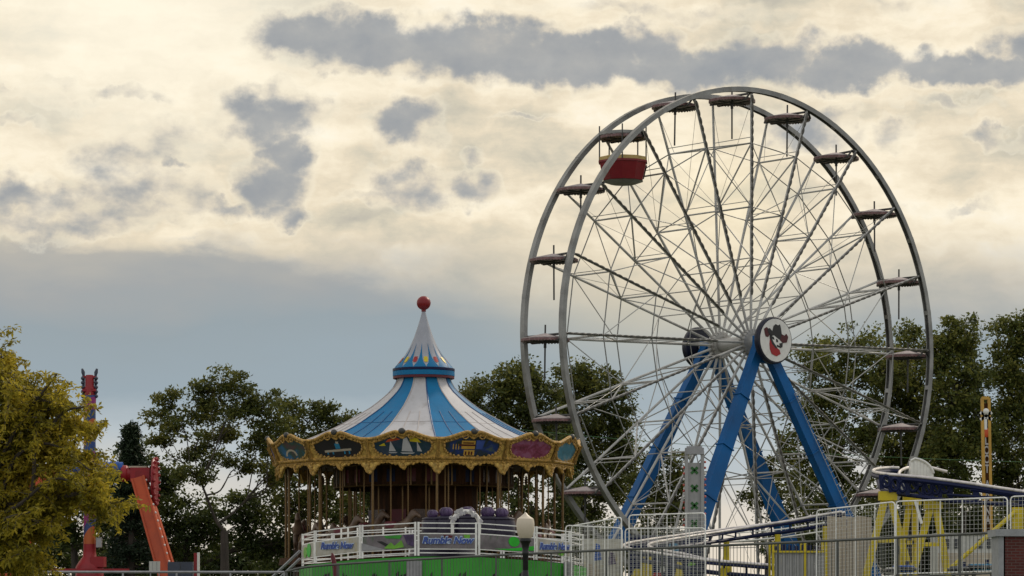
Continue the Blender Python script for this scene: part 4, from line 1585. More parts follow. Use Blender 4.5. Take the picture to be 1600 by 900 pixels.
mesh_panel(at(893, 822, 108), at(971, 808, 106), 2.0, 'wire mesh panel with its top sloping up to the right, left of the blue leg', 3)
mesh_panel(at(884, 821, 104.6), at(972, 825, 104.2), 1.9, 'low wire mesh panel in front of the sloping one', 4)
mesh_panel(at(983, 805, 106), at(1102, 801.5, 105), 2.2, 'tall wire mesh panel in front of the grey clover tower', 4)
mesh_panel(at(977, 826, 103.6), at(1102, 825, 103), 1.9, 'lower wire mesh panel crossed by the nose of the navy track', 5)
mesh_panel(at(1276, 797.5, 102), at(1398, 784, 100), 2.3, 'wire mesh panel before the beige boards, its top rising to the right', 4, 0.11)
mesh_panel(at(1400, 783.5, 99.4), at(1574, 777, 98), 2.25, 'wide wire mesh panel before the yellow track supports', 5)
mesh_panel(at(1579, 776, 97.6), at(1680, 772, 96.5), 2.25, 'wire mesh panel cut by the right edge, behind the brick pillar', 3)


# ------------------------------------------------------------------ street lamp
def street_lamp():
    c = at(821, 800, 75)
    g = ground_z(c.x, c.y)
    root = thing('street_lamp', 'street lamp with a milky acorn globe on a black fluted post', 'street lamp', (c.x, c.y, g))
    K = 75 / F

    def z(py):
        return EYE + (Y0 - py) / F * 75 - g
    m = MB()
    prof = [(9.0, 841), (11.5, 837), (13.6, 829), (14.2, 820), (13.6, 814), (12.6, 810.5), (8, 807.5), (3.6, 804), (1.2, 801), (0.01, 800)]
    m.lathe([(r * K, z(y)) for r, y in prof], 24, cap=False)
    m.build('globe', M['globe'], root, True)
    m = MB()
    prof = [(4.5, 960), (4.6, 868), (5.6, 866), (5.6, 863), (4.8, 861), (6.2, 851), (8.0, 847), (9.6, 845.5), (9.6, 843), (8.8, 841), (0.01, 840.5)]
    m.lathe([(r * K, z(y)) for r, y in prof], 20, cap=False)
    po = m.build('post', M['lamp_black'], root, True)
    m = MB()
    m.lathe([(0.26, 0), (0.26, 0.12), (0.20, 0.2), (0.17, 0.7), (0.10, 0.95), (4.5 * K, 1.2), (4.5 * K, z(958))], 16, cap=False)
    m.build('base', M['lamp_black'], root, True)


street_lamp()


# ------------------------------------------------------------------ towers with writing
def clover_tower():
    Y = 135
    c = at(1085, 0, Y)
    g = ground_z(c.x, Y)
    K = Y / F
    root = thing('striker_tower', 'grey tower with green crosses up its front and bulbs along both edges', 'tower', (c.x, Y, g))

    def z(py):
        return EYE + (Y0 - py) / F * Y - g
    for s in (-1, 1):
        m = MB()
        m.box((s * 12.5 * K, 0, z(705) / 2), (5 * K, 0.3, z(705)))
        m.build('side_post', M['grey_panel'], root)
    m = MB()
    m.box((0, 0.05, z(723) / 2), (19.8 * K, 0.12, z(723)))
    m.build('front_board', M['grey_panel'], root)
    m = MB()
    m.box((0, 0, z(705)), (29 * K, 0.42, 10 * K))
    m.box((0, 0, z(700) + 0.03), (24 * K, 0.3, 3 * K))
    m.tube((-7 * K, 0, z(700)), (-7 * K, 0, z(694)), 0.02)
    m.build('head_box', M['grey_rail'], root)
    for py in (735, 763, 790, 818, 845):
        e = MB()
        for a in (R_(45), R_(-45)):
            e.box((0, -0.02, z(py)), (14 * K, 0.02, 4.2 * K), Matrix.Rotation(a, 3, 'Y'))
            e.box((0, -0.024, z(py)), (3.5 * K, 0.02, 8 * K), Matrix.Rotation(a, 3, 'Y'))
        e.build('green_cross', M['leaf_print'], root)
    for s in (-1, 1):
        for i in range(14):
            b = MB()
            b.sphere((s * 16.4 * K, -0.05, z(722 + 9 * i)), 0.055, 8, 6)
            b.build('edge_bulb', M['pink_bulb'] if (i + (s > 0)) % 3 else M['white'], root)


clover_tower()


def yellow_tower():
    Y = 128
    K = Y / F
    c = at(1543, 0, Y)
    g = ground_z(c.x, Y)

    def z(py):
        return EYE + (Y0 - py) / F * Y - g
    root = thing('lattice_tower', 'ochre yellow lattice tower with white letters running down it', 'sign tower', (c.x, Y, g))
    zt = z(622)
    tilt = -4.5 * K / (z(622) - z(870))

    def X(px_off, zz_):
        return px_off * K + tilt * (zz_ - z(780))
    for off in (-5.2, 5.2):
        for dy in (0, 0.3):
            m = MB()
            m.bar((X(off, 0), dy, 0), (X(off, zt), dy, zt), 0.11 if dy == 0 else 0.06, 0.08)
            m.build('corner_post', M['ochre'], root)
    m = MB()
    zz_ = z(875)
    k = 0
    while zz_ < zt - 0.4:
        a, b = (-5.2, 5.2) if k % 2 else (5.2, -5.2)
        m.bar((X(a, zz_), 0.3, zz_), (X(b, zz_ + .5), 0.3, zz_ + .5), 0.035, 0.03)
        m.bar((X(-5.2, zz_), 0.15, zz_), (X(5.2, zz_), 0.15, zz_), 0.03, 0.03)
        zz_ += .5
        k += 1
    m.bar((X(-5.4, zt), 0.1, zt), (X(5.4, zt), 0.1, zt), 0.3, 0.12)
    m.build('lattice', M['ochre'], root)
    bd = MB()
    bd.bar((X(0, z(880)), 0.06, z(880)), (X(0, z(630)), 0.06, z(630)), 0.02, 0.20, (1, 0, 0))
    bd.build('letter_board', M['dark_wood'], root)
    for ch, py in zip('LOOT', (689, 704, 718, 733)):
        put(text_mesh(ch, 0.46, 0.012, M['roof_white'], 'letter', bold=0.012), 'letter', root, (X(0.2, z(py)), 0.015, z(py))).scale = (.62, 1, 1)
    for ch, py in zip('ARENA', (757, 771, 785, 799, 813)):
        put(text_mesh(ch, 0.42, 0.012, M['roof_white'], 'letter', bold=0.012), 'letter', root, (X(0.2, z(py)), 0.015, z(py))).scale = (.62, 1, 1)
    e = MB()
    for a in (0.6, -0.6):
        e.box((X(0, z(650)), -0.02, z(650)), (0.55, 0.04, 0.13), Matrix.Rotation(a, 3, 'Y'))
    e.box((X(-1, z(662)), -0.02, z(663)), (0.12, 0.04, 0.42))
    e.sphere((X(0, z(644)), -0.03, z(643)), 0.13, 10, 8)
    e.build('white_mark', M['white'], root)
    e = MB()
    e.sphere((X(0, z(676)), 0, z(676)), 0.16, 10, 8, (1, .3, 1.2))
    e.build('orange_mark', M['orange'], root)


yellow_tower()


# ------------------------------------------------------------------ small coaster tracks
def track(root, pts, gauge=0.75, n=14, spine=0.28, rail_m='worn_skylit_rail', spine_d=0.30, ties=0.7):
    c = spline(pts, n)
    L, Rr = [], []
    for i, p in enumerate(c):
        d = (c[min(i + 1, len(c) - 1)] - c[max(i - 1, 0)])
        d.z = 0
        d.normalize()
        s = Vector((d.y, -d.x, 0))
        L.append(p - s * gauge / 2)
        Rr.append(p + s * gauge / 2)
    for pp in (L, Rr):
        m = MB()
        m.path(pp, 0.052, 8)
        m.build('running_rail', M[rail_m], root, True)
        m = MB()
        m.path([p - Vector((0, 0, 0.10)) for p in pp], 0.055, 6)
        m.build('rail_beam', M['navy'], root, True)
    t = MB()
    acc = 0
    for i in range(1, len(c)):
        acc += (c[i] - c[i - 1]).length
        if acc > ties:
            acc = 0
            t.bar(L[i] - Vector((0, 0, .12)), Rr[i] - Vector((0, 0, .12)), 0.07, 0.07)
            t.bar((L[i] + Rr[i]) / 2 - Vector((0, 0, .12)), (L[i] + Rr[i]) / 2 - Vector((0, 0, spine_d + .1)), 0.07, 0.07)
    t.path([p - Vector((0, 0, spine_d + .12)) for p in c], 0.08, 6)
    t.build('cross_ties', M['navy'], root)
    return c


def coaster_left():
    root = thing('coaster_track', 'low navy coaster track doubling back in a pointed turn behind the mesh panels', 'coaster track', (0, 0, 0))
    pts = [at(1318, 800, 129), at(1240, 813, 129.5), at(1160, 824, 129), at(1090, 834, 127), at(1030, 843, 123.5), at(996, 850, 119), at(1003, 857, 114.6), at(1050, 865, 111.6), at(1110, 875, 110.5), at(1190, 882, 110), at(1275, 889, 110)]
    c = track(root, pts, 0.9)
    for px, Y, top in ((1135, 128.6, 829), (1215, 129.4, 819), (1290, 129.2, 806)):
        m = MB()
        p = at(px, top + 16, Y)
        g = ground_z(p.x, Y)
        m.tube((p.x, Y, g), p, 0.14, 0.12, 10)
        m.tube((p.x, Y, g), (p.x, Y, (g + p.z) / 2 + .3), 0.24, 0.22, 10)
        m.build('support_column', M['yellow'], root, True)
    for px, Y, top in ((1133, 110.4, 880), (1010, 115, 862)):
        m = MB()
        p = at(px, top + 8, Y)
        g = ground_z(p.x, Y)
        m.tube((p.x, Y, g), p, 0.22, 0.22, 10)
        m.build('support_column', M['yellow'], root, True)
    # catwalk beside the upper track
    m = MB()
    for a, b in zip([(1150, 846), (1220, 840), (1300, 828)], [(1220, 840), (1300, 828), (1330, 822)]):
        m.tube(at(a[0], a[1], 131.5), at(b[0], b[1], 131.5), 0.035)
        m.tube(at(a[0], a[1] - 13, 131.5), at(b[0], b[1] - 13, 131.5), 0.03)
    for px in range(1155, 1330, 22):
        py = 846 - (px - 1150) * 0.125
        m.tube(at(px, py, 131.5), at(px, py - 14, 131.5), 0.025)
    m.build('catwalk_rail', M['white_rail'], root)


coaster_left()


def coaster_right():
    root = thing('raised_coaster_track', 'raised navy coaster curve with round cut-outs on yellow leg frames', 'coaster track', (0, 0, 0))
    up = spline([at(1404, 731, 119), at(1385, 731, 118.5), at(1367, 733.5, 116), at(1366, 737, 113), at(1385, 740.5, 111), at(1440, 745.5, 110), at(1500, 753, 110), at(1560, 762, 110), at(1640, 774, 110)], 14)
    m = MB()
    m.path(up, 0.055, 8)
    m.build('running_rail', M['worn_skylit_rail'], root, True)
    m = MB()
    m.path([p - Vector((0, 0, .13)) for p in up], 0.085, 6)
    m.build('rail_beam', M['navy'], root, True)
    inn = spline([at(1404, 744, 112.5), at(1407, 736, 113.5), at(1420, 730.5, 115), at(1445, 729, 116), at(1480, 737, 116)], 10)
    m = MB()
    m.path(inn, 0.055, 8)
    m.build('inner_rail', M['worn_skylit_rail'], root, True)
    lo = spline([at(1372, 752, 113), at(1378, 764, 112), at(1400, 771, 111), at(1440, 776, 110.2), at(1480, 782, 110), at(1540, 786, 110), at(1600, 790, 110), at(1650, 793, 110)], 14)
    m = MB()
    m.path(lo, 0.08, 6)
    m.path([at(1484, 757, 110), at(1520, 762.5, 110)], 0.06, 6)
    m.path([at(1516, 765, 110), at(1570, 772, 110), at(1650, 782, 110)], 0.07, 6)
    m.path([at(1480, 773, 110), at(1560, 778, 110), at(1650, 788, 110)], 0.05, 6)
    for px in (1525, 1572, 1596):
        m.bar(at(px, 760 + (px - 1520) * .12, 110), at(px, 787, 110), 0.2, 0.06)
    m.build('lower_beam', M['navy'], root, True)
    # web plate with cut-outs: rings between the two beams
    w = MB()
    Yw = 110.35
    rings = [(1398, 757, 5.5, 8), (1410, 760, 4.5, 7), (1427, 759.5, 5.5, 6.5), (1436, 753.5, 5, 4), (1450, 762, 6, 9), (1462, 764, 4.5, 7), (1476, 762, 5.5, 6.5), (1384, 752, 5, 7)]
    for (px, py, rx, ry) in rings:
        n = 20
        pts = [at(px + (rx + 1.4) * math.cos(2 * PI * k / n), py + (ry + 1.4) * math.sin(2 * PI * k / n), Yw) for k in range(n)]
        w.path(pts, 0.06, 5, True)
    tops = [(1376, 742), (1390, 744), (1404, 746), (1419, 748), (1443, 749), (1456, 751), (1469, 752), (1486, 754)]
    bots = [(1378, 764), (1392, 769), (1404, 772), (1418, 774), (1443, 777), (1456, 779), (1469, 780.5), (1486, 782)]
    for a, b in zip(tops, bots):
        w.bar(at(a[0], a[1], Yw), at(b[0], b[1], Yw), 0.14, 0.07, (0, 1, 0))
    for i in range(len(tops) - 1):
        w.bar(at(*tops[i], Yw), at(*bots[i + 1], Yw), 0.07, 0.06, (0, 1, 0))
    w.build('web_plate', M['navy'], root)
    # yellow leg frames
    def bent(px, top, l, r, w_=0.24, Y=110.6, bot=905):
        m = MB()
        a = at(px, top, Y)
        for q in (l, r):
            b = at(q, bot, Y)
            s = at(px + (4 if q > px else -4), top + 6, Y)
            m.bar(s, b, w_, w_ * .7, (0, 1, 0))
        m.box(at(px, top + 4, Y), (0.62, 0.4, 0.32))
        m.bar(at(px + (l - px) * .55, top + (bot - top) * .55, Y), at(px + (r - px) * .55, top + (bot - top) * .55, Y), .14, .14)
        m.build('leg_frame', M['yellow'], root)
    bent(1387, 771, 1352, 1424)
    bent(1425, 778, 1404, 1430, 0.20, 112.5)
    bent(1458, 784, 1424, 1482, 0.24, 110.5)
    m = MB()
    m.box(at(1590, 812, 109.4), (0.36, 0.3, 0.85))
    m.bar(at(1590, 830, 109.4), at(1590, 905, 109.4), 0.34, 0.3, (0, 1, 0))
    m.build('support_column', M['yellow'], root)
    m = MB()
    m.tube(at(1586, 800, 109.2), at(1476, 896, 108.8), 0.075, n=8)
    m.build('diagonal_brace', M['yellow'], root)
    m = MB()
    m.bar(at(1430, 783, 110.2), at(1440, 818, 110.2), 0.09, 0.09)
    m.build('white_strut', M['white_rail'], root)
    # white round-backed car on the curve
    c = at(1441, 746, 113.4)
    car = thing('coaster_car', 'white coaster car with a rounded ribbed back standing on the navy curve', 'coaster car', c)
    K = 113.4 / F
    sh = MB()
    poly = [(-18 * K, -.1), (-18 * K, 26 * K)] + [(-17 * K + 35 * K * math.sin(t * PI / 20), (2 + 28 * math.cos(t * PI / 20)) * K) for t in range(1, 10)] + [(18 * K, -.1)]
    sh.prism(poly, 0.5, Matrix.Translation((0, 0, 0)))
    sh.build('shell', M['white_rail'], car)
    rb = MB()
    rim = [Vector((x, -0.01, z)) for x, z in poly[1:-1]]
    rb.path(rim, 0.05, 6)
    for t in range(1, 7):
        x = (-18 + 5 * t) * K
        rb.bar((x, -0.015, 0), (x, -0.015, (2 + 28 * math.sqrt(max(0, 1 - ((x / K + 17) / 35) ** 2))) * K - .03), 0.02, 0.02)
    rb.build('ribs', M['white'], car)
    st = MB()
    st.box((-0.1, 0.25, -0.16), (0.6, 0.45, 0.12))
    for x in (-.3, .2):
        st.lathe([(0.01, -.03), (.08, -.03), (.08, .03), (.01, .03)], 10, (x, .1, -.2), mtx=Matrix.Rotation(PI / 2, 3, 'X'))
    st.build('chassis', M['dark_frame'], car)


coaster_right()


# ------------------------------------------------------------------ booths and small things behind the railing
def box_at(px0, px1, py0, py1, Y, depth):
    a, b = at(px0, py1, Y), at(px1, py0, Y)
    return ((a.x + b.x) / 2, Y + depth / 2, (a.z + b.z) / 2), (b.x - a.x, depth, b.z - a.z)


def booths():
    # yellow framed control booth
    Y = 106
    c, s = box_at(1208, 1291, 846, 905, Y, 1.4)
    g = ground_z(c[0], Y)
    root = thing('control_booth', 'yellow framed booth with grey upright boards and an open counter', 'booth', (0, 0, 0))
    m = MB()
    x0, x1 = c[0] - s[0] / 2, c[0] + s[0] / 2
    zt = at(0, 846, Y).z
    zc = at(0, 862, Y).z
    for x in (x0, x1, x0 + s[0] * .6):
        m.box((x, Y, (g + zt) / 2), (0.07, 0.07, zt - g))
        m.box((x, Y + 1.4, (g + zt) / 2), (0.07, 0.07, zt - g))
    m.box(((x0 + x1) / 2, Y - .02, zc), (s[0], 0.1, 0.06))
    m.build('frame', M['yellow'], root)
    m = MB()
    n = 15
    for i in range(n):
        x = x0 + 0.05 + (i + .5) * (s[0] - .1) / n
        m.box((x, Y + .03 + (.03 if i % 2 else 0), (g + zc) / 2), ((s[0] - .1) / n * .96, 0.05, zc - g - .04))
    m.build('corrugated_front', M['grey_panel'], root)
    m = MB()
    m.box(((x0 + x1) / 2, Y + .7, zc + .02), (s[0] - .1, 1.2, .05))
    rr = random.Random(2)
    for i in range(7):
        m.box((x0 + .15 + i * .22, Y + .25 + .3 * rr.random(), zc + .13), (.08 + .08 * rr.random(), .1, .12 + .12 * rr.random()))
    m.build('counter', M['navy'], root)
    # beige board fence
    Y = 118
    c, s = box_at(1292, 1362, 806, 905, Y, 0.1)
    root = thing('board_screen', 'tall beige board screen behind the wire mesh panel', 'screen', (c[0], Y, ground_z(c[0], Y)))
    n = 9
    h = at(0, 806, Y).z - ground_z(c[0], Y)
    m = MB()
    for i in range(n):
        x = -s[0] / 2 + (i + .5) * s[0] / n
        m.box((x, 0.02 * (i % 2), h / 2), (s[0] / n - .015, .06, h - .05 * (i % 3)))
    m.build('boards', M['beige'], root)
    m = MB()
    for z in (h * .3, h * .8):
        m.box((0, .08, z), (s[0], .06, .09))
    m.build('back_rail', M['beige'], root)
    for px0, px1, py0, Yb, base, nm, lab, patches in (
            (982, 1098, 836, 133, 'navy', 'scenery_board', 'navy scenery board with coloured patches under the nose of the low track', (('purple', .1, .55, .3, .3), ('yellow', .02, .02, .22, .2), ('kart_blue', .5, .5, .2, .3), ('trailer', .42, .15, .07, .2), ('emb_red', .30, .02, .16, .12), ('yellow', .62, .05, .12, .32), ('lime', .8, .3, .1, .22))),
            (908, 974, 842, 133, 'banner_pale', 'scenery_board', 'pale scenery board with blue patches left of the low track', (('ride_blue', .30, .45, .18, .4), ('purple', .62, .35, .2, .3), ('beige', .05, .05, .4, .3)))):
        c, s = box_at(px0, px1, py0, 905, Yb, .08)
        g = ground_z(c[0], Yb)
        h = c[2] + s[2] / 2 - g
        root = thing(nm, lab, 'scenery board', (c[0], Yb, g))
        m = MB()
        m.box((0, 0, h / 2), (s[0], .08, h))
        m.build('board', M[base], root)
        for mm, u, v, w, hh in patches:
            m = MB()
            x0, z0 = -s[0] / 2 + u * s[0], h - s[2] + v * s[2]
            m.prism([(x0, z0), (x0 + w * s[0], z0 + .05), (x0 + w * s[0] * .8, z0 + hh * s[2]), (x0 + w * s[0] * .3, z0 + hh * s[2] * 1.1)], -.02, Matrix.Translation((0, -.043, 0)))
            m.build('painted_patch', M[mm], root)
    # pale trailer
    Y = 124
    c, s = box_at(1466, 1570, 836, 905, Y, 2.4)
    root = thing('office_trailer', 'pale trailer with small dark windows behind the yellow legs', 'trailer', (0, 0, 0))
    m = MB()
    g = ground_z(c[0], Y)
    z0, z1 = g + .45, at(0, 836, Y).z
    m.box((c[0], Y + 1.2, (z0 + z1) / 2), (s[0], 2.4, z1 - z0))
    m.box((c[0], Y + 1.2, z1 + .04), (s[0] + .12, 2.52, .08))
    bo = m.build('body', M['trailer'], root)
    m = MB()
    zs = at(0, 862, Y).z
    m.box((c[0], Y - .015, (z0 + zs) / 2), (s[0], .03, zs - z0 - .1))
    m.build('lower_panel', M['beige'], root)
    for px in (1480, 1494, 1532, 1545):
        m = MB()
        cc, ss = box_at(px - 3.5, px + 3.5, 842, 857, Y, .05)
        m.box((cc[0], Y - .01, cc[2]), (ss[0], .05, ss[2]))
        wo = m.build('window', M['glass'], root)
    for x in (-.8, .8):
        m = MB()
        m.lathe([(.01, -.1), (.3, -.1), (.3, .1), (.01, .1)], 16, (c[0] + x, Y + .1, g + .3), mtx=Matrix.Rotation(PI / 2, 3, 'X'))
        m.build('wheel', M['black'], root, True)
    # parked karts / ride tubs along the bottom
    def kart(px, py, m_, lab, w=.75):
        p = at(px, py, 104)
        g = ground_z(p.x, p.y)
        root = thing('bumper_boat', lab, 'bumper boat', (p.x, p.y, p.z))
        b = MB()
        b.lathe([(.01, -.16), (.30, -.15), (.36, -.05), (.34, .06), (.27, .07), (.24, -.03), (.01, -.06)], 20, cap=False, mtx=Matrix.Diagonal((w / .72, .9, 1)))
        b.build('hull', m_, root, True)
        t = MB()
        t.path([(w * .52 * math.cos(2 * PI * k / 24), .34 * math.sin(2 * PI * k / 24), -.04) for k in range(24)], .06, 8, True)
        t.build('rubber_ring', M['black'], root, True)
        s = MB()
        s.box((.12, 0, .10), (.10, .3, .22))
        s.box((0, 0, .02), (.24, .3, .06))
        s.build('seat', M['navy'], root)
        # low stand it rests on
        h = p.z - .16 - g
        s = MB()
        if h > .05:
            for x in (-w * .3, w * .3):
                s.box((x, 0, -.16 - h / 2), (.08, .4, h))
            s.build('stand', M['dark_frame'], root)
    kart(1536, 884.5, M['kart_blue'], 'turquoise bumper boat seen through the railing near the brick pillar', 1.0)
    kart(1412, 887, M['ride_blue'], 'blue bumper boat between the first and second yellow leg frames')
    kart(1395, 890, M['trailer'], 'whitish bumper boat at the foot of the leftmost yellow leg frame', .5)
    kart(1500, 888, M['slate'], 'slate grey bumper boat left of the turquoise one', .7)


booths()


def left_small():
    # things at the foot of the swing ride
    Y = 150
    for px0, px1, py0, py1, m_, nm, lab, cat in ((233, 250, 877, 892, 'trailer', 'notice_board', 'small white notice board left of the orange leg', 'notice board'),
                                                 (262, 301, 878, 906, 'slate', 'equipment_box', 'slate blue equipment cabinet behind the orange leg', 'cabinet')):
        c, s = box_at(px0, px1, py0, py1, Y, .5 if nm != 'notice_board' else .06)
        g = ground_z(c[0], Y)
        root = thing(nm, lab, cat, (c[0], Y, g))
        b = MB()
        b.box((0, s[1] / 2, c[2] - g), s)
        b.build('panel' if nm == 'notice_board' else 'cabinet_body', M[m_], root)
        b = MB()
        if nm == 'notice_board':
            for x in (-.2, .2):
                b.box((x, .09, (c[2] - g) / 2), (.05, .05, c[2] - g))
            for x in (-.1, .1):
                b.box((x, -.008, c[2] - g), (.02, .012, s[2] * .9))
            b.build('support', M['grey_rail'], root)
        else:
            b.box((0, .25, (c[2] - s[2] / 2 - g) / 2), (s[0] * .9, .4, max(.05, c[2] - s[2] / 2 - g)))
            b.build('plinth', M['dark_frame'], root)
            b = MB()
            b.box((0, -.01, c[2] - g), (.02, .02, s[2] * .85))
            b.build('door', M['dark_frame'], root)
    p = at(308, 864, 148)
    g = ground_z(p.x, 148)
    root = thing('safety_post', 'short red and white post right of the slate cabinet', 'post', (p.x, 148, g))
    b = MB()
    b.box((-.07, 0, (p.z - g) / 2), (.14, .2, p.z - g))
    b.build('red_side', M['red'], root)
    b = MB()
    b.box((.06, 0, (p.z - g) / 2 + .02), (.10, .22, p.z - g))
    b.build('white_side', M['white'], root)


left_small()


def brick_pillar():
    Y = 80
    a, b = at(1560, 838, Y), at(1680, 827, Y)
    g = ground_z(a.x, Y)
    cx = (a.x + b.x) / 2
    root = thing('brick_pillar', 'dark red brick pillar with grey stone cap and corner at the right edge', 'pillar', (cx, Y, g))
    w = b.x - a.x
    h = a.z - g
    m = MB()
    m.box((.08, .6, h / 2), (w - .18, 1.2, h))
    m.build('brickwork', M['brick'], root)
    m = MB()
    m.box((-w / 2 + .065, .56, h / 2), (.13, 1.16, h))
    m.build('corner_stone', M['cap_stone'], root)
    m = MB()
    m.box((0, .6, h + .09), (w + .16, 1.4, .18))
    m.build('cap', M['cap_stone'], root)


brick_pillar()


# ------------------------------------------------------------------ swing ride on the left
def swing_ride():
    Y = 165
    K = Y / F
    c = at(140, 0, Y)
    g = ground_z(c.x, Y)

    def z(py):
        return EYE + (Y0 - py) / F * Y - g
    root = thing('pendulum_ride', 'pendulum ride with spiral striped arm, blue axle and slanting orange legs', 'fairground ride', (c.x, Y, g))
    m = MB()
    m.lathe([(9.5 * K, z(862)), (9.5 * K, z(640)), (10.2 * K, z(625)), (10.2 * K, z(618))], 20, cap=False)
    m.build('striped_arm', M['stripes'], root, True)
    m = MB()
    m.lathe([(8.5 * K, z(618)), (8.5 * K, z(606)), (7 * K, z(604)), (7 * K, z(588)), (5.5 * K, z(586)), (.01, z(585.5))], 16, cap=False)
    m.box((0, 0, z(589)), (20 * K, .25, 3 * K))
    m.box((0, 0, z(610)), (21 * K, .5, 4 * K))
    m.build('arm_head', M['red'], root, True)
    for s in (-1, 1):
        m = MB()
        m.path([(s * 9.5 * K, 0, z(622)), (s * 9.5 * K, 0, z(586)), (s * 10.0 * K, 0, z(582)), (s * 11.6 * K, 0, z(576))], [.07, .07, .10, .05], 8)
        for k in range(5):
            m.sphere((s * 10.3 * K, -.05, z(619 - 7 * k)), .11, 8, 6, (1, 1.2, 1))
        m.build('seat_row', M['slate'], root, True)
    # horizontal axle and red joints
    m = MB()
    RY = Matrix.Rotation(PI / 2, 3, 'Y')
    m.lathe([(.01, -52 * K), (9 * K, -52 * K), (9 * K, 52 * K), (.01, 52 * K)], 20, (0, 0, z(731)), mtx=RY)
    for x in (-44, -34, -24, 24, 34, 44):
        m.lathe([(9 * K, -1.4 * K), (10.4 * K, -1.4 * K), (10.4 * K, 1.4 * K), (9 * K, 1.4 * K)], 20, (x * K, 0, z(731)), mtx=RY, cap=False)
    m.build('axle_sleeve', M['ride_blue'], root, True)
    for s in (-1, 1):
        m = MB()
        m.lathe([(.01, 50 * K), (13 * K, 50 * K), (13 * K, 58 * K), (11 * K, 60 * K), (11 * K, 80 * K), (.01, 80 * K)], 18, (0, 0, z(740)), mtx=Matrix.Rotation(s * PI / 2, 3, 'Y'))
        m.box((s * 80 * K, 0, z(742)), (30 * K, .8, 22 * K))
        j = m.build('leg_joint', M['red'], root, True)
        m = MB()
        m.box((s * 76 * K, -.2, z(730)), (28 * K, .3, 3 * K))
        m.build('cover_plate', M['beige'], j)
        m = MB()
        m.lathe([(.01, -2.4 * K), (36 * K, -2.4 * K), (38 * K, 0), (36 * K, 2.4 * K), (.01, 2.4 * K)], 28, (s * 101 * K, .2, z(752)), mtx=RY)
        for k in range(20):
            a = 2 * PI * k / 20
            m.sphere((s * 104 * K, .2 + 36 * K * math.sin(a), z(752) + 36 * K * math.cos(a)), .09, 6, 4)
        m.build('side_wheel', M['red'], root)
        for dy in (-1.3, 1.3):
            m = MB()
            p, q = Vector((s * 78 * K, dy * .2, z(748))), Vector((s * 138 * K, dy, -.1))
            m.bar(p, q, 19 * K, .8, (0, 1, 0))
            d = (q - p).normalized()
            n = Vector((d.z, 0, -d.x))
            for e in (-1, 1):
                m.bar(p + n * e * 9.7 * K + Vector((0, -.05, 0)), q + n * e * 9.7 * K + Vector((0, -.05, 0)), .09, .95, (0, 1, 0))
            lg = m.build('slanting_leg', M['orange'], root)
            if dy < 0:
                b = MB()
                for k in range(16):
                    b.sphere(p.lerp(q, (k + .5) / 16) + n * (-1 if s > 0 else 1) * 11.5 * K + Vector((0, -.4, 0)), .07, 6, 4)
                b.build('light_row', M['white'], lg)
    m = MB()
    m.lathe([(9.8 * K, z(872)), (9.8 * K, z(850))], 20, cap=False)
    m.lathe([(22 * K, 0), (22 * K, z(886)), (17 * K, z(878)), (11 * K, z(870)), (10 * K, z(862))], 20, cap=False)
    m.box((14 * K, 0, z(878)), (20 * K, 1.2, 16 * K))
    m.build('arm_foot', M['red'], root, True)
    m = MB()
    m.box((16 * K, -.3, z(848)), (8 * K, .4, 15 * K))
    m.build('grey_box', M['grey_rail'], root)
    m = MB()
    m.box((0, 0, .25), (250 * K, 5, .5))
    m.box((10 * K, -2.3, z(893)), (120 * K, .3, 7 * K))
    m.build('base_frame', M['red'], root)


swing_ride()


# ------------------------------------------------------------------ overhead cable
def cable():
    a, b = at(600, 648, 172), at(1700, 724, 182)
    pts = []
    for i in range(31):
        t = i / 30
        p = a.lerp(b, t)
        p.z -= 4 * 0.5 * t * (1 - t)
        pts.append(p)
    root = thing('overhead_cable', 'thin greenish cable strung across behind the ferris wheel', 'cable', (0, 0, 0))
    m = MB()
    m.path(pts, 0.014, 4)
    m.build('wire', M['leaf_print'], root)
    for p in (a, b):
        m = MB()
        m.tube((p.x, p.y, ground_z(p.x, p.y)), p + Vector((0, 0, .2)), .1, .07, 8)
        m.build('pole', M['bark'], root)


cable()


# ------------------------------------------------------------------ trees
def leaf_mesh(name, m, centers, radii, n_per, size, asp=0.5, flat=0.65, droop=0.0, seed=1):
    r = np.random.default_rng(seed)
    cs = np.repeat(centers, n_per, axis=0)
    rr = np.repeat(radii, n_per)[:, None]
    N = len(cs)
    g = r.normal(size=(N, 3))
    g /= np.linalg.norm(g, axis=1)[:, None]
    g *= (r.random((N, 1)) ** 0.45) * rr
    g[:, 2] *= flat
    p = cs + g
    d = r.normal(size=(N, 3))
    d[:, 2] = d[:, 2] * 0.7 - droop
    d /= np.linalg.norm(d, axis=1)[:, None]
    q = r.normal(size=(N, 3))
    s = np.cross(d, q)
    s /= np.linalg.norm(s, axis=1)[:, None]
    L = size * (0.6 + 0.8 * r.random((N, 1)))
    W = L * asp * 0.5
    nrm = np.cross(d, s)
    v = np.empty((N, 4, 3))
    v[:, 0] = p
    v[:, 1] = p + d * L * 0.5 + s * W + nrm * L * 0.08
    v[:, 2] = p + d * L
    v[:, 3] = p + d * L * 0.5 - s * W + nrm * L * 0.08
    me = bpy.data.meshes.new(name)
    me.vertices.add(N * 4)
    me.vertices.foreach_set('co', v.reshape(-1).astype(np.float32))
    me.loops.add(N * 4)
    me.loops.foreach_set('vertex_index', np.arange(N * 4, dtype=np.int32))
    me.polygons.add(N)
    me.polygons.foreach_set('loop_start', np.arange(0, N * 4, 4, dtype=np.int32))
    me.polygons.foreach_set('loop_total', np.full(N, 4, dtype=np.int32))
    me.materials.append(m)
    me.update(calc_edges=True)
    me.validate()
    return me


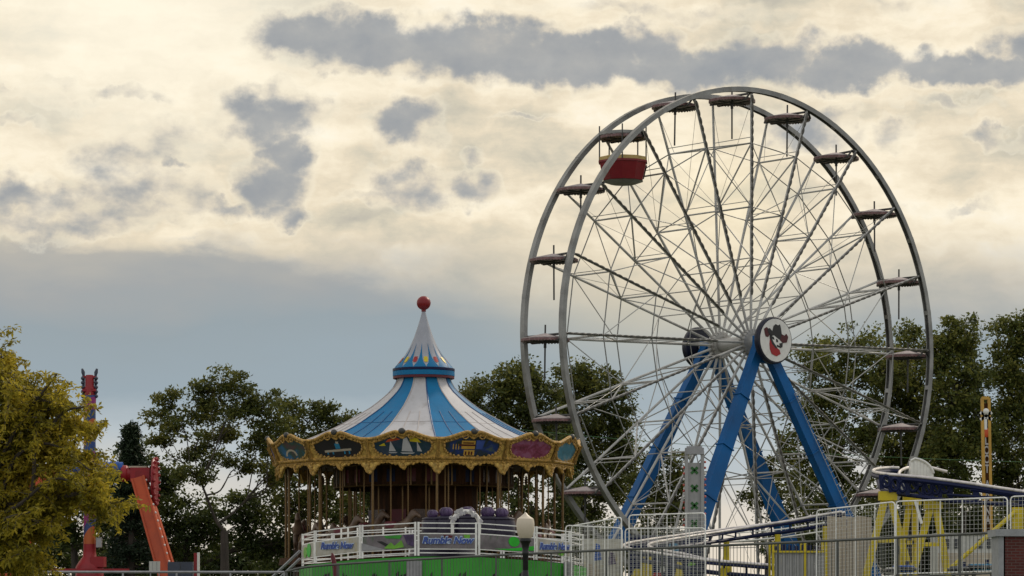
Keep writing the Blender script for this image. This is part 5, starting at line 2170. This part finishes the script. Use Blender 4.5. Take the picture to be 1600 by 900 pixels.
def tree(name, label, trunk_px, Y, lobes, leaf, bark, seed, dens=1.0, size=0.30, cr=0.85, per=64, r0=0.35, asp=0.5, flat=0.7, droop=0.0, group=None, fork=None, hollow=0.5, twig=0.5, leaders=None):
    """lobes: (px, py, rx_px, ry_px, dy_m)"""
    r = np.random.default_rng(seed)
    K = Y / F
    bx = at(trunk_px, 0, Y).x
    g = ground_z(bx, Y)
    root = thing(name, label, 'tree', (bx, Y, g), 0, group)
    O = np.array([bx, Y, g])
    cent, rad = [], []
    br = MB()
    zs = []
    L = []
    for (px, py, rx, ry, dy) in lobes:
        c = np.array(at(px, py, Y)) - O
        c[1] = dy
        L.append((c, rx * K, ry * K))
    fz = (at(0, fork, Y).z - g) if fork else max(1.5, min(c[2] - h * 0.8 for c, w, h in L))
    top = Vector((0.15 * r.normal(), 0, fz))
    br.path([(0, 0, -0.2), (0.05, 0, 0.4), (top.x * .5, 0, fz * .5), top], [r0 * 1.4, r0, r0 * .85, r0 * .7], 9)
    spine = [(Vector((top.x * t, 0, fz * t)), r0 * (1 - .3 * t)) for t in (.6, .75, .9, 1.0)]
    L.sort(key=lambda q: (Vector(q[0]) - top).length)
    for c, w, h in L:
        cv = Vector(c)
        best = None
        for p, rp_ in spine:
            if p.z > cv.z + .2 and cv.z > fz:
                continue
            cost = (cv - p).length + .6 * max(0, abs(cv.x - p.x) - (cv.z - p.z)) + (0 if rp_ > .05 else 2)
            if best is None or cost < best[0]:
                best = (cost, p, rp_)
        _, st0, rs0 = best if best else (0, top, r0 * .7)
        d = cv - st0
        jg = Vector(r.normal(size=3)) * d.length * .07
        m1 = st0 + Vector((d.x * .38, d.y * .3, d.z * .30)) + jg
        m2 = st0 + Vector((d.x * .72, d.y * .7, d.z * .72)) - jg * .7
        end = cv + Vector((0, 0, h * .1))
        pts = spline([st0, m1, m2, end], 4)
        rl = max(.045, min(rs0 * .8, r0 * min(0.62, 0.30 + 0.05 * max(w, h))))
        br.path(pts, [rl * (1 - .65 * i / (len(pts) - 1)) for i in range(len(pts))], 7)
        spine += [(p, rl * (1 - .65 * i / (len(pts) - 1))) for i, p in enumerate(pts) if i > 2]
        dep = (w + h) / 2 * .8
        vol = w * h * dep
        n = max(8, int(dens * 14.0 * vol ** 0.72))
        for i in range(n):
            v = r.normal(size=3)
            v /= np.linalg.norm(v)
            f = hollow + (1 - hollow) * r.random() ** 0.7
            p = c + v * np.array([w, dep, h]) * f
            if p[2] < 0.8:
                continue
            cent.append(p)
            rad.append(cr * (0.55 + 0.8 * r.random()))
            if r.random() < twig:
                st = pts[int(len(pts) * (.45 + .5 * r.random())) - 1]
                e = Vector(p)
                mid = st.lerp(e, .5) + Vector(r.normal(size=3) * .25) - Vector((0, 0, .1))
                br.path([st, mid, e], [rl * .28 + .015, rl * .16 + .012, .012], 5)
    br.build('trunk', bark, root, True)
    cent, rad = np.array(cent), np.array(rad)
    me = leaf_mesh('crown', leaf, cent, rad, per, size, asp, flat, droop, seed + 100)
    put(me, 'crown', root)
    return root


def conifer(name, label, px, top, wid, Y, seed):
    K = Y / F
    b = at(px, top, Y)
    g = ground_z(b.x, Y)
    root = thing(name, label, 'tree', (b.x, Y, g))
    H = b.z - g
    r = np.random.default_rng(seed)
    m = MB()
    m.tube((0, 0, -.2), (0, 0, H * .97), .28, .03, 8)
    cent, rad = [], []
    for i in range(230):
        t = r.random() ** .8
        zz_ = H * (.06 + .93 * t)
        R1 = wid * K * (1 - t) ** .75 * (.75 + .35 * r.random()) + .08
        a = 2 * PI * r.random()
        q = Vector((R1 * math.cos(a), R1 * math.sin(a), zz_ - .18 * R1))
        m.path([(0, 0, zz_), q], [.05, .015], 4)
        for f in (.5, .8, 1.0):
            cent.append((q.x * f, q.y * f, zz_ - .18 * R1 * f))
            rad.append(.30 + .22 * r.random())
    m.build('trunk', M['bark'], root)
    put(leaf_mesh('crown', M['needle'], np.array(cent), np.array(rad), 26, .26, .35, .6, .3, seed), 'crown', root)
    return root


GB = 'trees behind the rides'
# right hand row of poplars
tree('poplar_tree', 'thin poplar with open gaps right of the cowboy sign, lower crown left of the others', 1320, 205,
     [(1350, 540, 40, 36, 0), (1300, 560, 42, 40, 1), (1262, 575, 34, 26, -1), (1330, 610, 52, 45, 0), (1275, 640, 45, 40, 1), (1400, 575, 28, 40, 1), (1315, 690, 75, 50, 0), (1290, 760, 80, 50, 0), (1240, 700, 30, 40, 0)],
     M['leaf_poplar'], M['bark'], 11, .75, .27, .72, 64, .24, hollow=.35, group=GB, fork=800)
tree('poplar_tree', 'broad full poplar directly behind the right edge of the wheel', 1425, 210,
     [(1420, 545, 34, 40, 0), (1395, 600, 40, 60, 0), (1440, 610, 40, 60, 1), (1400, 690, 55, 60, 0), (1450, 700, 50, 60, 0), (1420, 770, 60, 50, 0)],
     M['leaf_poplar'], M['bark'], 12, .95, .27, .75, 70, .26, hollow=.3, group=GB, fork=800)
tree('poplar_tree', 'tallest poplar, its top just left of and above the ochre tower', 1500, 204,
     [(1495, 520, 36, 30, 0), (1470, 555, 30, 45, 0), (1520, 560, 30, 45, 1), (1490, 610, 50, 55, 0), (1500, 680, 55, 60, 0), (1480, 750, 60, 55, 0), (1540, 640, 30, 60, 1)],
     M['leaf_poplar'], M['bark'], 13, .95, .27, .75, 70, .26, hollow=.3, group=GB, fork=800)
tree('poplar_tree', 'poplar cut by the right edge of the picture', 1590, 208,
     [(1578, 520, 30, 30, 0), (1610, 530, 40, 40, 0), (1575, 580, 36, 50, 0), (1610, 620, 50, 60, 0), (1570, 680, 45, 60, 0), (1590, 755, 60, 55, 0)],
     M['leaf_poplar'], M['bark'], 14, .95, .27, .75, 70, .26, hollow=.3, group=GB, fork=800)
# middle pair behind the wheel's left side
tree('broadleaf_tree', 'dense olive green tree between the carousel roof and the wheel rim', 800, 196,
     [(808, 592, 40, 32, 0), (770, 615, 42, 30, 0), (738, 625, 30, 24, 1), (830, 625, 45, 42, 0), (780, 655, 60, 36, 0), (850, 680, 50, 40, 1), (740, 670, 40, 30, 0), (800, 720, 60, 40, 0)],
     M['leaf_oak'], M['bark'], 21, 1.05, .25, .72, 75, .3, hollow=.3, group=GB, fork=800)
tree('broadleaf_tree', 'rounded olive green tree seen through the left part of the wheel', 920, 200,
     [(895, 600, 40, 34, 0), (935, 605, 40, 36, 0), (965, 635, 26, 34, 0), (900, 655, 50, 40, 0), (950, 680, 45, 40, 1), (980, 705, 28, 30, 0), (900, 725, 50, 40, 0), (960, 750, 45, 45, 0), (905, 790, 45, 40, 0)],
     M['leaf_oak'], M['bark'], 22, 1.05, .25, .72, 75, .3, hollow=.3, group=GB, fork=815)
tree('broadleaf_tree', 'small low tree behind the grey clover tower', 1045, 196,
     [(1040, 725, 36, 30, 0), (1010, 765, 36, 40, 0), (1060, 770, 40, 45, 0), (1030, 810, 50, 35, 0)],
     M['leaf_oak'], M['bark'], 23, .9, .25, .7, 66, .2, hollow=.3, group=GB, fork=850)
tree('broadleaf_tree', 'sparse low tree seen between the blue legs of the wheel', 1195, 200,
     [(1215, 735, 30, 30, 0), (1180, 775, 22, 24, 0), (1225, 790, 40, 35, 0), (1185, 740, 12, 14, 0)],
     M['leaf_oak'], M['bark'], 24, .7, .25, .6, 60, .14, hollow=.3, group=GB, fork=850)
# left: big spreading tree
tree('spreading_tree', 'large spreading tree with a dark forked trunk, tallest between the red ride and the carousel', 352, 178,
     [(365, 598, 40, 24, 0), (330, 612, 34, 22, 0), (262, 620, 32, 17, 0), (300, 640, 45, 26, 1), (360, 640, 50, 32, 0), (410, 630, 36, 28, 0), (250, 648, 30, 17, 0), (285, 670, 42, 20, -1), (345, 680, 44, 24, 2), (425, 662, 36, 28, 0), (400, 690, 40, 24, 1), (300, 705, 40, 16, 1), (250, 690, 26, 12, 0), (440, 700, 30, 26, 0), (375, 728, 34, 22, 1), (335, 722, 26, 18, 0), (420, 740, 36, 26, 1), (310, 745, 40, 20, -1)],
     M['leaf_oak'], M['bark'], 31, 1.0, .22, .58, 72, .30, flat=.6, hollow=.3, group=GB, fork=830, twig=.35)
tree('spreading_tree', 'medium tree just left of the gold cornice, lower than the spreading one', 462, 184,
     [(455, 635, 30, 24, 0), (490, 645, 28, 26, 0), (525, 655, 20, 20, 0), (550, 665, 12, 14, 0), (470, 680, 45, 34, 0), (515, 690, 36, 30, 0), (455, 730, 45, 36, 0), (510, 745, 45, 40, 0), (470, 790, 50, 40, 0), (530, 800, 40, 40, 0)],
     M['leaf_oak'], M['bark'], 32, 1.0, .24, .66, 70, .28, hollow=.3, group=GB, fork=820)
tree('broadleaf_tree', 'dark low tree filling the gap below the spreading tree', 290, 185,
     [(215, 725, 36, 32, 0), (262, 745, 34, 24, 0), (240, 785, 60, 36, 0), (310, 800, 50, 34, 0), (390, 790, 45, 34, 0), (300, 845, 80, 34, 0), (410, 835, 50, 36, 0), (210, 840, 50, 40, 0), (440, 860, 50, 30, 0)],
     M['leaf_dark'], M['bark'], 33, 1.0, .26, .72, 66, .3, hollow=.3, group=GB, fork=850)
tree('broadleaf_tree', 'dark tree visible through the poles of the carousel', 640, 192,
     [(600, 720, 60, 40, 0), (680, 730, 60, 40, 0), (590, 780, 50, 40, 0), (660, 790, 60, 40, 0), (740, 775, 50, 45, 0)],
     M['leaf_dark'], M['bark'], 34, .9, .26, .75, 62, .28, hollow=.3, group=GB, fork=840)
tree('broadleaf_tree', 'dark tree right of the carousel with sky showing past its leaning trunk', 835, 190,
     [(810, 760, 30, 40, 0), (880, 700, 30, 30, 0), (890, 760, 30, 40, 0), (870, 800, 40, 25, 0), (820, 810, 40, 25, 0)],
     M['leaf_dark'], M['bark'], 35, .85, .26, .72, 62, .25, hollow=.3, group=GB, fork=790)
conifer('spruce_tree', 'dark narrow evergreen between the yellow tree and the spreading tree', 205, 664, 42, 182, 41)
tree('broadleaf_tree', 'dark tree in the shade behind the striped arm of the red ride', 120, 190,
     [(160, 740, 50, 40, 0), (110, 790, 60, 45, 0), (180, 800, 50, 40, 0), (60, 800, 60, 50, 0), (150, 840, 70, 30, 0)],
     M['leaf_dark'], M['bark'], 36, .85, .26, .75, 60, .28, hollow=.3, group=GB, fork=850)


shrub_spots = [(80, 850, 60, 45), (180, 868, 55, 40), (270, 872, 60, 42), (355, 866, 55, 44), (440, 862, 60, 46), (520, 858, 55, 48), (600, 850, 60, 55), (690, 850, 60, 52), (780, 846, 60, 52), (860, 838, 55, 50), (930, 834, 55, 44), (1000, 852, 50, 36),
               (1240, 838, 45, 36), (1300, 812, 55, 48), (1370, 818, 60, 50), (1440, 806, 60, 52), (1510, 812, 60, 56), (1585, 806, 60, 56), (1340, 868, 70, 40), (1450, 866, 70, 40), (1550, 866, 70, 40)]
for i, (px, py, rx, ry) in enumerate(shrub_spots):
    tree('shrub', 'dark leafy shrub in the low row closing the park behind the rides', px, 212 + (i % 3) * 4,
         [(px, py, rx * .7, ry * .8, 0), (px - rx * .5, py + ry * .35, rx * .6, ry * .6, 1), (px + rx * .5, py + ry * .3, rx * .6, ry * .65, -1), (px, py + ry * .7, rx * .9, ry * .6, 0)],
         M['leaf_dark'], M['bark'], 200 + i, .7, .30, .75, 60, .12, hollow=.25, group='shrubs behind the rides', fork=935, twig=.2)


def locust():
    Y = 58
    K = Y / F
    tx = -30
    bx = at(tx, 0, Y).x
    g = ground_z(bx, Y)
    root = thing('locust_tree', 'yellowing feathery locust tree filling the left edge in the foreground', 'tree', (bx, Y, g))
    O = Vector((bx, Y, g))
    r = np.random.default_rng(51)

    def P(px, py, dy=0.0):
        v = at(px, py, Y) - O
        v.y = dy
        return v
    br = MB()
    fork = P(-30, 860)
    br.path([(0, 0, -.1), (0, 0, 1), fork], [.16, .13, .11], 9)
    arms = [[(-30, 860), (-25, 780), (-5, 690), (15, 640), (25, 595)], [(-30, 860), (0, 790), (45, 725), (90, 705), (135, 715)], [(-30, 860), (10, 815), (60, 775), (110, 755), (150, 752)],
            [(-30, 860), (10, 850), (40, 835), (62, 820)], [(-30, 860), (5, 880), (40, 880), (58, 870)], [(-25, 780), (5, 720), (45, 660), (75, 635), (90, 628)], [(-25, 800), (-15, 700), (-10, 620), (-2, 580), (3, 556)],
            [(-5, 690), (25, 650), (52, 622), (64, 614)], [(45, 725), (85, 680), (105, 665), (118, 660)], [(60, 775), (110, 775), (145, 780), (172, 790)], [(0, 790), (25, 740), (55, 695), (75, 655)], [(10, 815), (30, 800), (55, 800), (88, 795)]]
    cent, rad = [], []
    for k, a in enumerate(arms):
        for rep in range(3):
            dy = [0.0, 1.1, -1.1][rep] * (.6 + .5 * r.random())
            jit = 0 if rep == 0 else 14
            pts = [P(x + jit * r.normal() * (i > 0), y + jit * r.normal() * (i > 0), dy * i / (len(a) - 1)) for i, (x, y) in enumerate(a)]
            sp = spline(pts, 6)
            n = len(sp)
            br.path(sp, [.05 * (1 - .85 * i / n) + .007 for i in range(n)], 6)
            for i in range(int(n * .12), n):
                for q in range(3 if rep == 0 else 1):
                    # side twigs carrying feathery sprays
                    base = sp[i]
                    L = .2 + .40 * r.random()
                    d = Vector(r.normal(size=3))
                    d.z = d.z * .6 + .15
                    d.normalize()
                    mid = base + d * L * .55
                    tip = base + d * L - Vector((0, 0, .16 * r.random() + .03))
                    br.path([base, mid, tip], [.010, .006, .003], 4)
                    for f in np.linspace(.15, 1, 5):
                        c = base.lerp(mid, min(1, f * 2)) if f < .5 else mid.lerp(tip, f * 2 - 1)
                        cent.append(tuple(c))
                        rad.append(.06 + .06 * r.random())
    br.build('trunk', M['bark'], root, True)
    put(leaf_mesh('crown', M['leaf_yellow'], np.array(cent), np.array(rad), 10, .105, .34, .75, .6, 52), 'crown', root)


locust()
